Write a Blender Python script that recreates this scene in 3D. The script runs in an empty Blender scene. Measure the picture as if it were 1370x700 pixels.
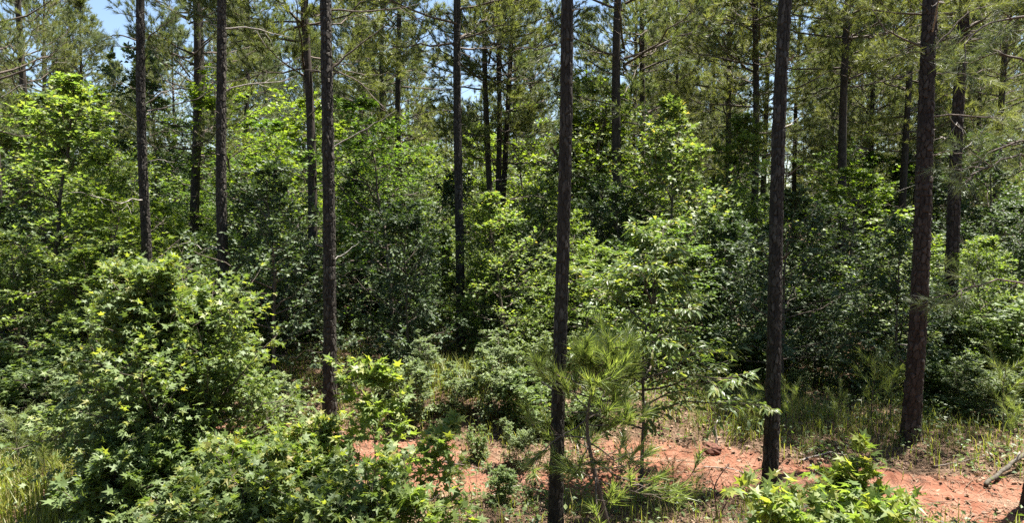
import bpy, math, random
import numpy as np
from mathutils import Vector, Matrix, Quaternion

# ------------------------------------------------------------------ camera, sky, sun, exposure
scene = bpy.context.scene
COL = scene.collection
R = math.radians
CAMZ, PITCH, FPX = 3.5, R(4.0), 913.0
cam_data = bpy.data.cameras.new("camera")
cam = bpy.data.objects.new("camera", cam_data)
COL.objects.link(cam)
cam.location = (0, 0, CAMZ)
cam.rotation_euler = (math.pi / 2 - PITCH, 0, 0)
cam_data.sensor_width = 36
cam_data.lens = FPX / 1370 * 36
cam_data.clip_end = 3000
scene.camera = cam

SUN_EL, SUN_AZ = R(72), R(64)          # azimuth measured from +Y (view direction) towards +X
world = bpy.data.worlds.new("World")
scene.world = world
world.use_nodes = True
wn = world.node_tree
sky = wn.nodes.new("ShaderNodeTexSky")
sky.sky_type = 'NISHITA'
sky.sun_disc = False
sky.sun_elevation = SUN_EL
sky.sun_rotation = SUN_AZ
sky.air_density = 1.0
sky.dust_density = 0.6
bg = wn.nodes["Background"]
bg.inputs["Strength"].default_value = 0.05
wn.links.new(sky.outputs[0], bg.inputs["Color"])

sun_data = bpy.data.lights.new("sun", 'SUN')
sun_data.energy = 5.0
sun_data.angle = R(0.53)
sun_data.color = (1.0, 0.95, 0.86)
sun = bpy.data.objects.new("sun", sun_data)
COL.objects.link(sun)
sv = Vector((math.cos(SUN_EL) * math.sin(SUN_AZ), math.cos(SUN_EL) * math.cos(SUN_AZ), math.sin(SUN_EL)))
sun.rotation_euler = (-sv).to_track_quat('-Z', 'Y').to_euler()
sun.location = (20, 20, 60)

scene.view_settings.view_transform = 'Standard'
scene.view_settings.look = 'None'
scene.view_settings.exposure = 2.2
scene.view_settings.gamma = 1.0
cy = scene.cycles
cy.max_bounces = 5
cy.diffuse_bounces = 1
cy.glossy_bounces = 2
cy.transmission_bounces = 4
cy.use_denoising = False
cy.caustics_reflective = False
cy.caustics_refractive = False

rng = np.random.default_rng(7)
UP = np.array([0., 0., 1.])

# ------------------------------------------------------------------ noise, terrain, pixel helpers
def _hash(ix, iy, s):
    h = (ix.astype(np.int64) * 374761393 + iy.astype(np.int64) * 668265263 + s * 974634777) & 0x7fffffff
    h = ((h ^ (h >> 13)) * 1274126177) & 0x7fffffff
    return ((h ^ (h >> 16)) & 0xffff) / 65535.0

def vnoise(x, y, s=0):
    ix, iy = np.floor(x), np.floor(y)
    fx, fy = x - ix, y - iy
    fx = fx * fx * (3 - 2 * fx); fy = fy * fy * (3 - 2 * fy)
    a, b = _hash(ix, iy, s), _hash(ix + 1, iy, s)
    c, d = _hash(ix, iy + 1, s), _hash(ix + 1, iy + 1, s)
    return (a + (b - a) * fx) * (1 - fy) + (c + (d - c) * fx) * fy

def fbm(x, y, s=0, o=4):
    v, a, t = 0, .5, 0
    for k in range(o):
        v = v + a * vnoise(x * 2 ** k, y * 2 ** k, s + k); t += a; a *= .5
    return v / t - .5

def sstep(a, b, x):
    t = np.clip((x - a) / (b - a), 0, 1)
    return t * t * (3 - 2 * t)

def road_d(x, y):
    return y - (9.75 - 0.27 * (x + 1.8) + 0.35 * np.sin(x * .5))

def road_mask(x, y):
    d = road_d(x, y) + fbm(x * .8, y * .8, 40) * 1.1
    half = .85 + 0.1 * np.sin(x)
    m = 1 - sstep(half - .25, half + .35, np.abs(d))
    return m * sstep(-9.5, -5.5, x) * (1 - .75 * np.exp(-((x - .3) / 1.1) ** 2) * sstep(-.6, .4, d))

def ground_h(x, y):
    x = np.asarray(x, float); y = np.asarray(y, float)
    d = road_d(x, y)
    h = 0.10 * np.sin(x * .21 + 1) * np.sin(y * .17) + fbm(x * .35, y * .35, 3) * .25
    bank = sstep(1.0, 2.3, d) * (0.42 - .30 * sstep(0.5, 4.5, x))
    h = h + bank * (1 - .4 * sstep(3, 9, d))
    near = (1 - sstep(-2.6, -1.2, d)) * .12
    h = h + near
    rm = road_mask(x, y)
    h = h * (1 - .55 * rm)
    rut = np.exp(-((d - .55) / .17) ** 2) + np.exp(-((d + .55) / .17) ** 2)
    h = h - rm * rut * .07 + rm * np.exp(-((d - .02) / .2) ** 2) * .03
    h = h + fbm(x * 2.2, y * 2.2, 9) * .14 + fbm(x * 7, y * 10, 11, 3) * .06
    return h

def gz(x, y):
    return float(ground_h(np.array([x]), np.array([y]))[0])

CP, SP = math.cos(PITCH), math.sin(PITCH)
def ray(px, py):
    a, b = (px - 685) / FPX, (350 - py) / FPX
    return Vector((a, CP + b * SP, -SP + b * CP))

def at(px, py, D):
    r = ray(px, py)
    return Vector((0, 0, CAMZ)) + r * (D / r.y)

def on_ground(px, py):
    r = ray(px, py)
    for D in np.arange(2.5, 120, .03):
        p = Vector((0, 0, CAMZ)) + r * (D / r.y)
        if p.z <= gz(p.x, p.y): return p
    return p

def px_of(p):
    v = Vector(p) - Vector((0, 0, CAMZ))
    f = v.y * CP - v.z * SP
    return 685 + FPX * v.x / f, 350 - FPX * (v.y * SP + v.z * CP) / f

# ------------------------------------------------------------------ mesh building
class Geo:
    def __init__(s): s.v, s.f, s.n = [], [], 0
    def add(s, V, F):
        s.v.append(np.asarray(V, np.float32)); s.f.append(np.asarray(F, np.int64) + s.n); s.n += len(V)
    def mesh(s, name, mat, smooth=False, attrs=None):
        me = bpy.data.meshes.new(name)
        V = np.concatenate(s.v)
        starts, loops, st = [], [], 0
        for F in s.f:
            n, k = F.shape
            starts.append(st + np.arange(n) * k); loops.append(F.ravel()); st += n * k
        L, S = np.concatenate(loops), np.concatenate(starts)
        me.vertices.add(len(V)); me.vertices.foreach_set("co", V.ravel())
        me.loops.add(len(L)); me.loops.foreach_set("vertex_index", L.astype(np.int32))
        me.polygons.add(len(S)); me.polygons.foreach_set("loop_start", S.astype(np.int32))
        for k, a in (attrs or {}).items():
            at_ = me.attributes.new(k, 'FLOAT', 'POINT'); at_.data.foreach_set("value", np.asarray(a, np.float32))
        me.update(calc_edges=True)
        me.polygons.foreach_set("use_smooth", np.full(len(S), smooth))
        if mat: me.materials.append(mat)
        return me

def nrm(v):
    return v / np.maximum(np.linalg.norm(v, axis=-1, keepdims=True), 1e-9)

def tubes(g, P, Rad, sides=5):
    """P (n,k,3) polylines, Rad (n,k)"""
    n, k, _ = P.shape
    if n == 0: return
    T = np.gradient(P, axis=1) if k > 1 else P
    T = nrm(T)
    ref = np.where(np.abs(T[:, :1, 2:3]) > .8, np.array([1., 0, 0]), UP)
    A = nrm(np.cross(T, np.broadcast_to(ref, T.shape))); B = np.cross(T, A)
    th = np.arange(sides) * 2 * np.pi / sides
    V = P[:, :, None] + Rad[:, :, None, None] * (np.cos(th)[:, None] * A[:, :, None] + np.sin(th)[:, None] * B[:, :, None])
    idx = np.arange(n * k * sides).reshape(n, k, sides)
    nx = np.roll(idx, -1, 2)
    F = np.stack([idx[:, :-1], nx[:, :-1], nx[:, 1:], idx[:, 1:]], -1).reshape(-1, 4)
    g.add(V.reshape(-1, 3), F)
    if sides == 4 or sides == 3:
        return
    g.add(np.zeros((0, 3)), np.zeros((0, 3), int)) if False else None

# leaf templates: (x across, y along, z out of the blade), faces
def star_template(fine=True):
    pts = [(0, 0.02)]
    spec = [(-128, .40), (-95, .20), (-63, .58), (-32, .23), (0, .66), (32, .23), (63, .58), (95, .20), (128, .40)]
    for a, r in spec:
        pts.append((math.sin(R(a)) * r, .34 + math.cos(R(a)) * r))
    V = [(0, .34, .0)] + [(x, y, -.22 * ((x ** 2 + (y - .34) ** 2)) + (.03 if i % 2 else 0)) for i, (x, y) in enumerate(pts)]
    n = len(pts)
    F = [(0, 1 + (i + 1) % n, 1 + i) for i in range(n)]
    return np.array(V, float), np.array(F)
def curl(t, a, b, sk):
    V, F = t; V = V.copy()
    V[:, 2] += a * V[:, 0] ** 2 + b * (V[:, 1] - .3) ** 2 * np.sign(V[:, 1] - .3) + sk * V[:, 0]
    V[:, 0] *= 1 + .25 * sk * np.sign(V[:, 0])
    return V, F
STAR = star_template()
STARS = [STAR, curl(STAR, .45, -.35, .35), curl(STAR, -.5, -.45, -.3), curl(STAR, .2, .35, .5)]
OVAL = (np.array([(0, 0, 0), (-.22, .4, .07), (0, .45, 0), (.22, .4, .07), (-.15, .75, .03), (.15, .75, .03), (0, 1, -.08)], float),
        np.array([(0, 2, 1), (0, 3, 2), (1, 2, 4), (2, 3, 5), (2, 6, 4), (2, 5, 6)]))
LONG = (np.array([(0, 0, 0), (-.15, .4, .05), (0, .45, .02), (.15, .4, .05), (-.13, .75, -.08), (.13, .75, -.08), (0, 1.05, -.30)], float),
        np.array([(0, 2, 1), (0, 3, 2), (1, 2, 4), (2, 3, 5), (2, 6, 4), (2, 5, 6)]))
KITE = (np.array([(0, 0, 0), (-.32, .45, .09), (.32, .45, .09), (0, 1, -.06)], float), np.array([(0, 3, 1), (0, 2, 3)]))
TRIK = (np.array([(0, 0, 0), (-.42, .5, .08), (-.12, .55, .02), (0, 1, -.1), (.12, .55, .02), (.42, .5, .08)], float),
        np.array([(0, 2, 1), (0, 4, 2), (0, 5, 4), (2, 4, 3)]))

def leaf_frames(A, r, tilt=.45, up=UP):
    N = nrm(up + r.normal(0, tilt, A.shape))
    A = nrm(A)
    B = nrm(np.cross(A, N)); N = np.cross(B, A)
    return B, A, N

def leaves(g, P, A, S, tmpl, r, tilt=.45):
    V0, F0 = tmpl
    B, A, N = leaf_frames(A, r, tilt)
    V = P[:, None] + S[:, None, None] * (V0[None, :, :1] * B[:, None] + V0[None, :, 1:2] * A[:, None] + V0[None, :, 2:] * N[:, None])
    n, m = len(P), len(V0)
    F = (F0[None] + (np.arange(n) * m)[:, None, None]).reshape(-1, 3)
    g.add(V.reshape(-1, 3), F)
    return B, A, N

def along(P, f):
    """points and tangents on polylines P (n,k,3) at fractions f (n,m)"""
    n, k, _ = P.shape
    u = np.clip(f, 0, .9999) * (k - 1)
    i = u.astype(int); w = (u - i)[..., None]
    rows = np.arange(n)[:, None]
    a, b = P[rows, i], P[rows, i + 1]
    return a + (b - a) * w, nrm(b - a)

def grow(P, f, L, ang, r, flat=.35, up=.15, k=4, wob=.06, both=True):
    """children of polylines P at fractions f (n,m), lengths L (n,m)"""
    p, T = along(P, f)
    m = f.shape[1]
    S = nrm(np.cross(T, UP) + 1e-6)
    sgn = np.where(np.arange(m) % 2, 1., -1.)[None, :, None] if both else 1.
    Up2 = np.cross(S, T)
    roll = r.normal(0, flat, f.shape)[..., None]
    side = nrm(S * sgn * np.cos(roll) + Up2 * np.sin(roll))
    a = (ang + r.normal(0, .18, f.shape))[..., None]
    d = nrm(np.cos(a) * T + np.sin(a) * side)
    return shoots(p.reshape(-1, 3), d.reshape(-1, 3), L.reshape(-1), r, up, k, wob)

def shoots(p, d, L, r, up=.15, k=4, wob=.06):
    s = np.linspace(0, 1, k)
    n = len(p)
    Q = p[:, None] + d[:, None] * (L[:, None] * s)[..., None] + UP * (up * L[:, None] * s ** 2)[..., None]
    jit = r.normal(0, wob, (n, k, 3)) * L[:, None, None] * s[None, :, None]
    return Q + jit

# ------------------------------------------------------------------ materials
def nodes(name):
    m = bpy.data.materials.new(name); m.use_nodes = True
    nt = m.node_tree
    return m, nt, nt.nodes["Principled BSDF"], nt.nodes["Material Output"]

def ramp(nt, fac, stops):
    n = nt.nodes.new("ShaderNodeValToRGB")
    el = n.color_ramp.elements
    while len(el) > len(stops): el.remove(el[-1])
    while len(el) < len(stops): el.new(1)
    for e, (p, c) in zip(el, stops):
        e.position = p; e.color = (*c, 1)
    nt.links.new(fac, n.inputs[0])
    return n.outputs[0]

def leaf_mat(name, stops, trans=.36, rough=.48, tgain=1.5, spec=.5):
    m, nt, b, out = nodes(name)
    geo = nt.nodes.new("ShaderNodeNewGeometry"); oi = nt.nodes.new("ShaderNodeObjectInfo")
    add = nt.nodes.new("ShaderNodeMath"); add.operation = 'MULTIPLY_ADD'
    nt.links.new(geo.outputs["Random Per Island"], add.inputs[0]); add.inputs[1].default_value = .8
    mu = nt.nodes.new("ShaderNodeMath"); mu.operation = 'MULTIPLY'; mu.inputs[1].default_value = .2
    nt.links.new(oi.outputs["Random"], mu.inputs[0]); nt.links.new(mu.outputs[0], add.inputs[2])
    col = ramp(nt, add.outputs[0], stops)
    nt.links.new(col, b.inputs["Base Color"])
    b.inputs["Roughness"].default_value = rough
    b.inputs["Specular IOR Level"].default_value = spec
    tr = nt.nodes.new("ShaderNodeBsdfTranslucent")
    mm = nt.nodes.new("ShaderNodeMix"); mm.data_type = 'RGBA'; mm.blend_type = 'MULTIPLY'; mm.inputs["Factor"].default_value = 1
    nt.links.new(col, mm.inputs[6]); mm.inputs[7].default_value = (tgain * 1.3, tgain * 1.35, tgain * .6, 1)
    nt.links.new(mm.outputs[2], tr.inputs["Color"])
    mx = nt.nodes.new("ShaderNodeMixShader"); mx.inputs[0].default_value = trans
    nt.links.new(b.outputs[0], mx.inputs[1]); nt.links.new(tr.outputs[0], mx.inputs[2])
    nt.links.new(mx.outputs[0], out.inputs["Surface"])
    return m

M = {}
M['gum'] = leaf_mat("sweetgum_leaf", [(0, (.070, .108, .036)), (.55, (.098, .142, .044)), (.9, (.128, .168, .050)), (1, (.18, .20, .055))], rough=.55, spec=.45)
M['gum_y'] = leaf_mat("bright_sweetgum_leaf", [(0, (.085, .135, .036)), (.55, (.125, .175, .045)), (1, (.19, .215, .055))], trans=.5, rough=.55, spec=.45)
M['gum_tip'] = leaf_mat("young_leaf", [(0, (.15, .19, .04)), (.7, (.21, .23, .05)), (1, (.24, .17, .07))], trans=.5)
M['maple'] = leaf_mat("understory_leaf", [(0, (.060, .115, .020)), (.6, (.095, .160, .026)), (1, (.145, .19, .03))], trans=.4, rough=.6)
M['yellow'] = leaf_mat("yellowgreen_leaf", [(0, (.085, .135, .020)), (.6, (.130, .185, .025)), (1, (.185, .215, .03))], trans=.44, rough=.5)
M['oak'] = leaf_mat("shade_darkened_oak_leaf", [(0, (.034, .060, .024)), (.6, (.050, .080, .030)), (1, (.075, .105, .036))], trans=.24, rough=.6)  # leaf colour darkened further to give shaded recesses between the trees
M['hick'] = leaf_mat("long_leaf", [(0, (.070, .115, .040)), (.6, (.10, .145, .045)), (.92, (.15, .175, .05)), (1, (.20, .17, .06))], trans=.42, rough=.45, spec=.5)
M['privet'] = leaf_mat("shrub_leaf", [(0, (.085, .125, .050)), (.6, (.125, .165, .065)), (1, (.17, .20, .075))], trans=.32, rough=.58)
M['needle'] = leaf_mat("pine_needle", [(0, (.090, .110, .042)), (.55, (.135, .152, .058)), (.92, (.175, .178, .072)), (1, (.22, .17, .085))], trans=.42, rough=.5, tgain=1.3)
M['needle2'] = leaf_mat("bluish_pine_needle", [(0, (.068, .095, .046)), (.6, (.098, .124, .060)), (1, (.145, .148, .070))], trans=.40, rough=.5, tgain=1.3)
M['needle_y'] = leaf_mat("young_pine_needle", [(0, (.12, .165, .05)), (.6, (.17, .215, .07)), (1, (.26, .26, .11))], trans=.45, rough=.4, tgain=1.4)
M['grass'] = leaf_mat("grass_blade", [(0, (.12, .155, .034)), (.6, (.19, .21, .05)), (.9, (.26, .235, .09)), (1, (.32, .26, .14))], trans=.4, rough=.5)
M['weed'] = leaf_mat("weed_leaf", [(0, (.055, .095, .028)), (.6, (.085, .13, .035)), (1, (.15, .16, .05))], trans=.4, rough=.5)
M['straw'] = leaf_mat("dead_straw", [(0, (.10, .052, .028)), (.5, (.16, .092, .052)), (.85, (.22, .15, .095)), (1, (.34, .27, .20))], trans=.12, rough=.7, tgain=1)

def bark_mat(name, c0, c1, c2, attr=True, scale=1.0):
    m, nt, b, out = nodes(name)
    tc = nt.nodes.new("ShaderNodeTexCoord")
    mp = nt.nodes.new("ShaderNodeMapping"); mp.inputs["Scale"].default_value = (scale, scale, scale * .35)
    nt.links.new(tc.outputs["Object"], mp.inputs[0])
    nz = nt.nodes.new("ShaderNodeTexNoise"); nz.inputs["Scale"].default_value = 22; nz.inputs["Detail"].default_value = 6
    nt.links.new(mp.outputs[0], nz.inputs[0])
    if attr:
        a = nt.nodes.new("ShaderNodeAttribute"); a.attribute_name = "plate"
        mix = nt.nodes.new("ShaderNodeMath"); mix.operation = 'MULTIPLY_ADD'; mix.inputs[1].default_value = .28
        mu = nt.nodes.new("ShaderNodeMath"); mu.operation = 'MULTIPLY'; mu.inputs[1].default_value = .75
        nt.links.new(nz.outputs[0], mu.inputs[0])
        nt.links.new(a.outputs["Fac"], mix.inputs[0]); nt.links.new(mu.outputs[0], mix.inputs[2])
        fac = mix.outputs[0]
    else:
        fac = nz.outputs[0]
    col = ramp(nt, fac, [(.22, c0), (.5, c1), (.85, c2)])
    nt.links.new(col, b.inputs["Base Color"])
    b.inputs["Roughness"].default_value = .85
    b.inputs["Specular IOR Level"].default_value = .3
    bp = nt.nodes.new("ShaderNodeBump"); bp.inputs["Strength"].default_value = .7; bp.inputs["Distance"].default_value = .012
    nt.links.new(nz.outputs[0], bp.inputs["Height"]); nt.links.new(bp.outputs[0], b.inputs["Normal"])
    return m
M['bark'] = bark_mat("pine_bark", (.013, .010, .008), (.032, .027, .021), (.105, .092, .076))
M['bark_red'] = bark_mat("reddish_pine_bark", (.014, .010, .008), (.037, .027, .021), (.095, .074, .06))
M['bark_far'] = bark_mat("distant_pine_bark", (.018, .014, .011), (.040, .031, .025), (.09, .073, .06), attr=False)
M['twig'] = bark_mat("twig_bark", (.05, .038, .03), (.10, .078, .062), (.17, .14, .12), attr=False, scale=2)
M['deadwood'] = bark_mat("dead_wood", (.14, .12, .105), (.26, .23, .20), (.42, .39, .36), attr=False, scale=2)
M['redtwig'] = bark_mat("red_twig", (.07, .035, .03), (.13, .065, .055), (.2, .11, .09), attr=False, scale=2)
M['log'] = bark_mat("log_bark", (.03, .026, .02), (.07, .06, .045), (.15, .13, .10), attr=False, scale=1.5)
M['palewood'] = bark_mat("pale_broken_wood", (.36, .33, .29), (.52, .49, .44), (.66, .63, .58), attr=False, scale=2)

def ground_mat():
    m, nt, b, out = nodes("forest_floor")
    tc = nt.nodes.new("ShaderNodeTexCoord")
    def noise(s, d=6, rough=.6):
        n = nt.nodes.new("ShaderNodeTexNoise"); n.inputs["Scale"].default_value = s; n.inputs["Detail"].default_value = d
        n.inputs["Roughness"].default_value = rough
        nt.links.new(tc.outputs["Object"], n.inputs[0]); return n.outputs[0]
    clay = ramp(nt, noise(2.5, 9, .72), [(.28, (.070, .028, .017)), (.42, (.145, .058, .034)), (.55, (.20, .094, .060)), (.72, (.27, .155, .112))])
    litter = ramp(nt, noise(9), [(.25, (.040, .025, .016)), (.5, (.085, .054, .034)), (.7, (.15, .10, .066)), (.85, (.21, .15, .10))])
    a = nt.nodes.new("ShaderNodeAttribute"); a.attribute_name = "road"
    ad = nt.nodes.new("ShaderNodeMath"); ad.operation = 'MULTIPLY_ADD'; ad.inputs[1].default_value = 1.1
    nn = nt.nodes.new("ShaderNodeMath"); nn.operation = 'MULTIPLY_ADD'; nn.inputs[1].default_value = 1.5; nn.inputs[2].default_value = -.78
    nt.links.new(noise(3.2, 8, .7), nn.inputs[0])
    nt.links.new(a.outputs["Fac"], ad.inputs[0]); nt.links.new(nn.outputs[0], ad.inputs[2])
    mk = nt.nodes.new("ShaderNodeMapRange"); mk.inputs[1].default_value = .34; mk.inputs[2].default_value = .85
    nt.links.new(ad.outputs[0], mk.inputs[0])
    mix = nt.nodes.new("ShaderNodeMix"); mix.data_type = 'RGBA'
    nt.links.new(mk.outputs[0], mix.inputs["Factor"]); nt.links.new(litter, mix.inputs[6]); nt.links.new(clay, mix.inputs[7])
    nt.links.new(mix.outputs[2], b.inputs["Base Color"])
    b.inputs["Roughness"].default_value = .95
    b.inputs["Specular IOR Level"].default_value = .15
    bp = nt.nodes.new("ShaderNodeBump"); bp.inputs["Strength"].default_value = .8; bp.inputs["Distance"].default_value = .03
    nt.links.new(noise(26, 8, .7), bp.inputs["Height"]); nt.links.new(bp.outputs[0], b.inputs["Normal"])
    return m
M['ground'] = ground_mat()

# ------------------------------------------------------------------ object helpers
def obj(name, me, parent=None, mat=None):
    o = bpy.data.objects.new(name, me); COL.objects.link(o)
    if parent: o.parent = parent
    if mat is not None: o.matrix_basis = mat
    return o

def tag(o, label, cat, group=None):
    o['label'] = label; o['category'] = cat
    if group: o['group'] = group
    return o

def stuff(o): o['kind'] = 'stuff'; return o

def empty(name, loc, rot=None):
    o = bpy.data.objects.new(name, None); COL.objects.link(o)
    o.location = loc
    if rot is not None:
        o.rotation_mode = 'QUATERNION'; o.rotation_quaternion = rot
    o.empty_display_size = .2
    return o

def copy_tree(src, loc, rot, sc):
    """copy of a thing with copies of its parts and sub-parts"""
    c = src.copy(); COL.objects.link(c)
    c.location = loc; c.rotation_mode = 'QUATERNION'; c.rotation_quaternion = rot; c.scale = sc
    for ch in src.children:
        d = ch.copy(); COL.objects.link(d); d.parent = c
        for g in ch.children:
            e = g.copy(); COL.objects.link(e); e.parent = d
    return c

def zrot(a): return Quaternion((0, 0, 1), a)

# ------------------------------------------------------------------ ground sheet
def axis(lo, hi, step, far):
    inner = np.arange(lo, hi + 1e-6, step)
    ext, s, v = [], step * 1.6, hi
    while v < far:
        v += s; ext.append(v); s *= 1.28
    ext2, s, v = [], step * 1.6, lo
    while v > -far:
        v -= s; ext2.append(v); s *= 1.28
    return np.array(ext2[::-1] + list(inner) + ext)
gx, gy = axis(-11, 11, .085, 1500), axis(4.5, 17, .075, 1500)
X, Y = np.meshgrid(gx, gy)
Z = ground_h(X, Y)
g = Geo()
idx = np.arange(X.size).reshape(X.shape)
g.add(np.stack([X, Y, Z], -1).reshape(-1, 3), np.stack([idx[:-1, :-1], idx[:-1, 1:], idx[1:, 1:], idx[1:, :-1]], -1).reshape(-1, 4))
go = obj("ground", g.mesh("ground", M['ground'], True, {"road": road_mask(X, Y).ravel()}))
go['kind'] = 'structure'

# ------------------------------------------------------------------ pine prototypes (meshes)
def bark_trunk(seed, mat, H=16., r0=.1, ztop=7.6):
    r = np.random.default_rng(seed)
    na = 60
    z = np.concatenate([np.arange(0, ztop, .021), np.linspace(ztop, H, 16)])
    th = np.arange(na) / na * 2 * np.pi
    TH, ZZ = np.meshgrid(th, z)
    rad = r0 * (1.06 - .55 * ZZ / H - .45 * (ZZ / H) ** 4) * (1 + .42 * np.exp(-ZZ / .16) + .12 * np.exp(-ZZ / .6) + np.exp(-ZZ / .14) * .45 * np.clip(np.sin(TH * 3 + seed) * np.cos(TH * 2 + 2 * seed), -.2, 1))
    ncell, ch = 11, .105
    u, w = TH / (2 * np.pi) * ncell, ZZ / ch
    u = u + .35 * (vnoise(ZZ * 2.2, TH * 0 + seed, seed) - .5)
    f1 = np.full(u.shape, 9.); f2 = f1.copy(); cid = np.zeros(u.shape); cdu = np.zeros(u.shape); cdw = np.zeros(u.shape)
    for dj in (-1, 0, 1):
        for di in (-1, 0, 1):
            ci, cj = np.floor(u) + di, np.floor(w) + dj
            cw = np.mod(ci, ncell)
            jx = ci + .5 + .8 * (_hash(cw, cj, seed) - .5); jy = cj + .5 + .9 * (_hash(cw, cj, seed + 5) - .5)
            du, dw = u - jx, w - jy
            d = np.hypot(du, dw)
            better = d < f1
            f2 = np.where(better, f1, np.minimum(f2, d))
            f1 = np.where(better, d, f1)
            cid = np.where(better, _hash(cw, cj, seed + 9), cid)
            cdu = np.where(better, du, cdu); cdw = np.where(better, dw, cdw)
    edge = sstep(0.02, .20, f2 - f1)
    fl = np.where(cid > .7, (cid - .7) * 3.3, 0)
    disp = edge * (.008 + .010 * cid) - .009 + edge * fl * .016 * np.clip(-cdw + cdu * (2 * _hash(cid * 999, cid * 77, 1) - 1), -.2, .8)
    disp += fbm(TH * 9, ZZ * 40, seed, 2) * .004
    rad = rad + disp * np.clip((H - ZZ) / 4, .2, 1)
    wx = .09 * (np.sin(ZZ * .7 + seed) - np.sin(seed)) * .5; wy = .07 * (np.sin(ZZ * .55 + 2 * seed) - np.sin(2 * seed)) * .5
    V = np.stack([np.cos(TH) * rad + wx, np.sin(TH) * rad + wy, ZZ - .12], -1)
    i = np.arange(V.shape[0] * na).reshape(-1, na); nx = np.roll(i, -1, 1)
    g = Geo(); g.add(V.reshape(-1, 3), np.stack([i[:-1], nx[:-1], nx[1:], i[1:]], -1).reshape(-1, 4))
    return g.mesh("trunk", mat, False, {"plate": (cid * edge).ravel()})

def plain_trunk(seed, H=16., r0=.1):
    r = np.random.default_rng(seed)
    z = np.concatenate([[0, .1, .3], np.linspace(.8, H, 22)])
    rad = r0 * (1.06 - .55 * z / H - .45 * (z / H) ** 4) * (1 + .4 * np.exp(-z / .16)) * (1 + r.normal(0, .03, len(z)))
    P = np.stack([.06 * np.sin(z * .45 + seed) - .06 * math.sin(seed), .06 * np.sin(z * .38 + 2 * seed) - .06 * math.sin(2 * seed), z - .12], -1)
    g = Geo(); tubes(g, P[None], rad[None], 10)
    return g.mesh("trunk", M['bark_far'], True)

def needles(g, P, D, r, n, ln=.17, w=.0045, spread=(.2, 1.25)):
    """n needles around each shoot point P with direction D"""
    m = len(P)
    if m == 0: return
    ref = np.where(np.abs(D[:, 2:3]) > .85, np.array([1., 0, 0]), UP)
    A = nrm(np.cross(D, ref)); B = np.cross(D, A)
    ph = r.uniform(0, 2 * np.pi, (m, n, 1)); a = r.uniform(*spread, (m, n, 1))
    d = np.cos(a) * D[:, None] + np.sin(a) * (np.cos(ph) * A[:, None] + np.sin(ph) * B[:, None])
    d[..., 2] -= .10 * r.random((m, n)); d = nrm(d)
    L = ln * r.uniform(.7, 1.12, (m, n, 1))
    p = P[:, None] + D[:, None] * r.uniform(-.10, .04, (m, n, 1))
    sd = nrm(np.cross(d, r.normal(0, 1, d.shape))) * w
    tip = p + d * L; tip[..., 2] -= .02
    V = np.stack([p - sd * .5, p + sd * .5, tip], 2).reshape(-1, 3)
    g.add(V, np.arange(m * n * 3).reshape(-1, 3))

def pine_crown(seed, H, zb, Rmax, nlimb, mat, nn=40, w=.0105):
    r = np.random.default_rng(seed)
    t = np.sort(r.uniform(0, 1, nlimb)) ** .9
    z = zb + (H - .3 - zb) * t
    prof = (1 - t) ** .65 * (.55 + .45 * np.minimum(1, t / .25)) * r.uniform(.65, 1.15, nlimb) + .12
    L = Rmax * prof
    az = np.arange(nlimb) * 2.39996 + r.normal(0, .3, nlimb)
    el = .05 + 1.05 * t ** 1.4 + r.normal(0, .12, nlimb)
    d = np.stack([np.cos(az) * np.cos(el), np.sin(az) * np.cos(el), np.sin(el)], -1)
    p = np.stack([0 * z, 0 * z, z], -1)
    P = shoots(p, d, L, r, up=.16, k=7, wob=.035)
    lg = Geo(); tubes(lg, P, (.007 + .011 * L)[:, None] * np.linspace(1, .25, 7)[None], 5)
    m = 11
    f = np.clip(np.linspace(.26, .96, m)[None] + r.normal(0, .03, (nlimb, m)), .15, .98)
    L2 = (.42 * L[:, None] * (1.1 - .75 * f) + .12) * r.uniform(.6, 1.2, f.shape)
    S = grow(P, f, L2, .8, r, flat=.6, up=.25, k=4, wob=.06)
    tubes(lg, S, np.full(len(S), .006)[:, None] * np.linspace(1, .6, 4)[None], 3)
    f3 = np.clip(np.linspace(.4, .85, 3)[None] + r.normal(0, .05, (len(S), 3)), .2, .95)
    L3 = np.repeat(L2.reshape(-1, 1), 3, 1) * .4 * r.uniform(.6, 1.2, f3.shape) + .05
    Q = grow(S, f3, L3, .75, r, flat=.8, up=.3, k=3, wob=.05)
    ng = Geo()
    allp, alld = [], []
    for arr, fr in ((P, (1.,)), (S, (1., .72)), (Q, (1.,))):
        for ff in fr:
            pp, tt = along(arr, np.full((len(arr), 1), ff)); allp.append(pp[:, 0]); alld.append(tt[:, 0])
    Pn, Dn = np.concatenate(allp), nrm(np.concatenate(alld) + np.array([0, 0, .25]))
    keep = vnoise(Pn[:, 0] * 2.1 + Pn[:, 2], Pn[:, 1] * 2.1 + Pn[:, 2] * 1.3, seed) > .31
    needles(ng, Pn[keep], Dn[keep], r, nn, .19, w, (.12, .95))
    return ng.mesh("needles", mat), lg.mesh("limbs", M['twig'], True)

TR_NEAR = [bark_trunk(1, M['bark']), bark_trunk(2, M['bark']), bark_trunk(3, M['bark_red'])]
TR_FAR = [plain_trunk(4), plain_trunk(5), plain_trunk(6)]
CR_HIGH = [pine_crown(11, 16, 8.6, 1.8, 26, M['needle'], 34, .006), pine_crown(12, 16, 8.2, 1.9, 28, M['needle2'], 34, .006)]
CR_DENSE = pine_crown(18, 16, 6.7, 2.9, 62, M['needle'], 44, .0115)
CR_MID = [pine_crown(13, 16, 5.0, 2.6, 56, M['needle']), pine_crown(14, 16, 5.4, 2.7, 52, M['needle2']), pine_crown(15, 16, 4.6, 2.8, 58, M['needle'])]
CR_LOW = [pine_crown(16, 16, 3.0, 2.8, 68, M['needle']), pine_crown(17, 16, 3.6, 3.0, 62, M['needle2'])]

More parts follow.
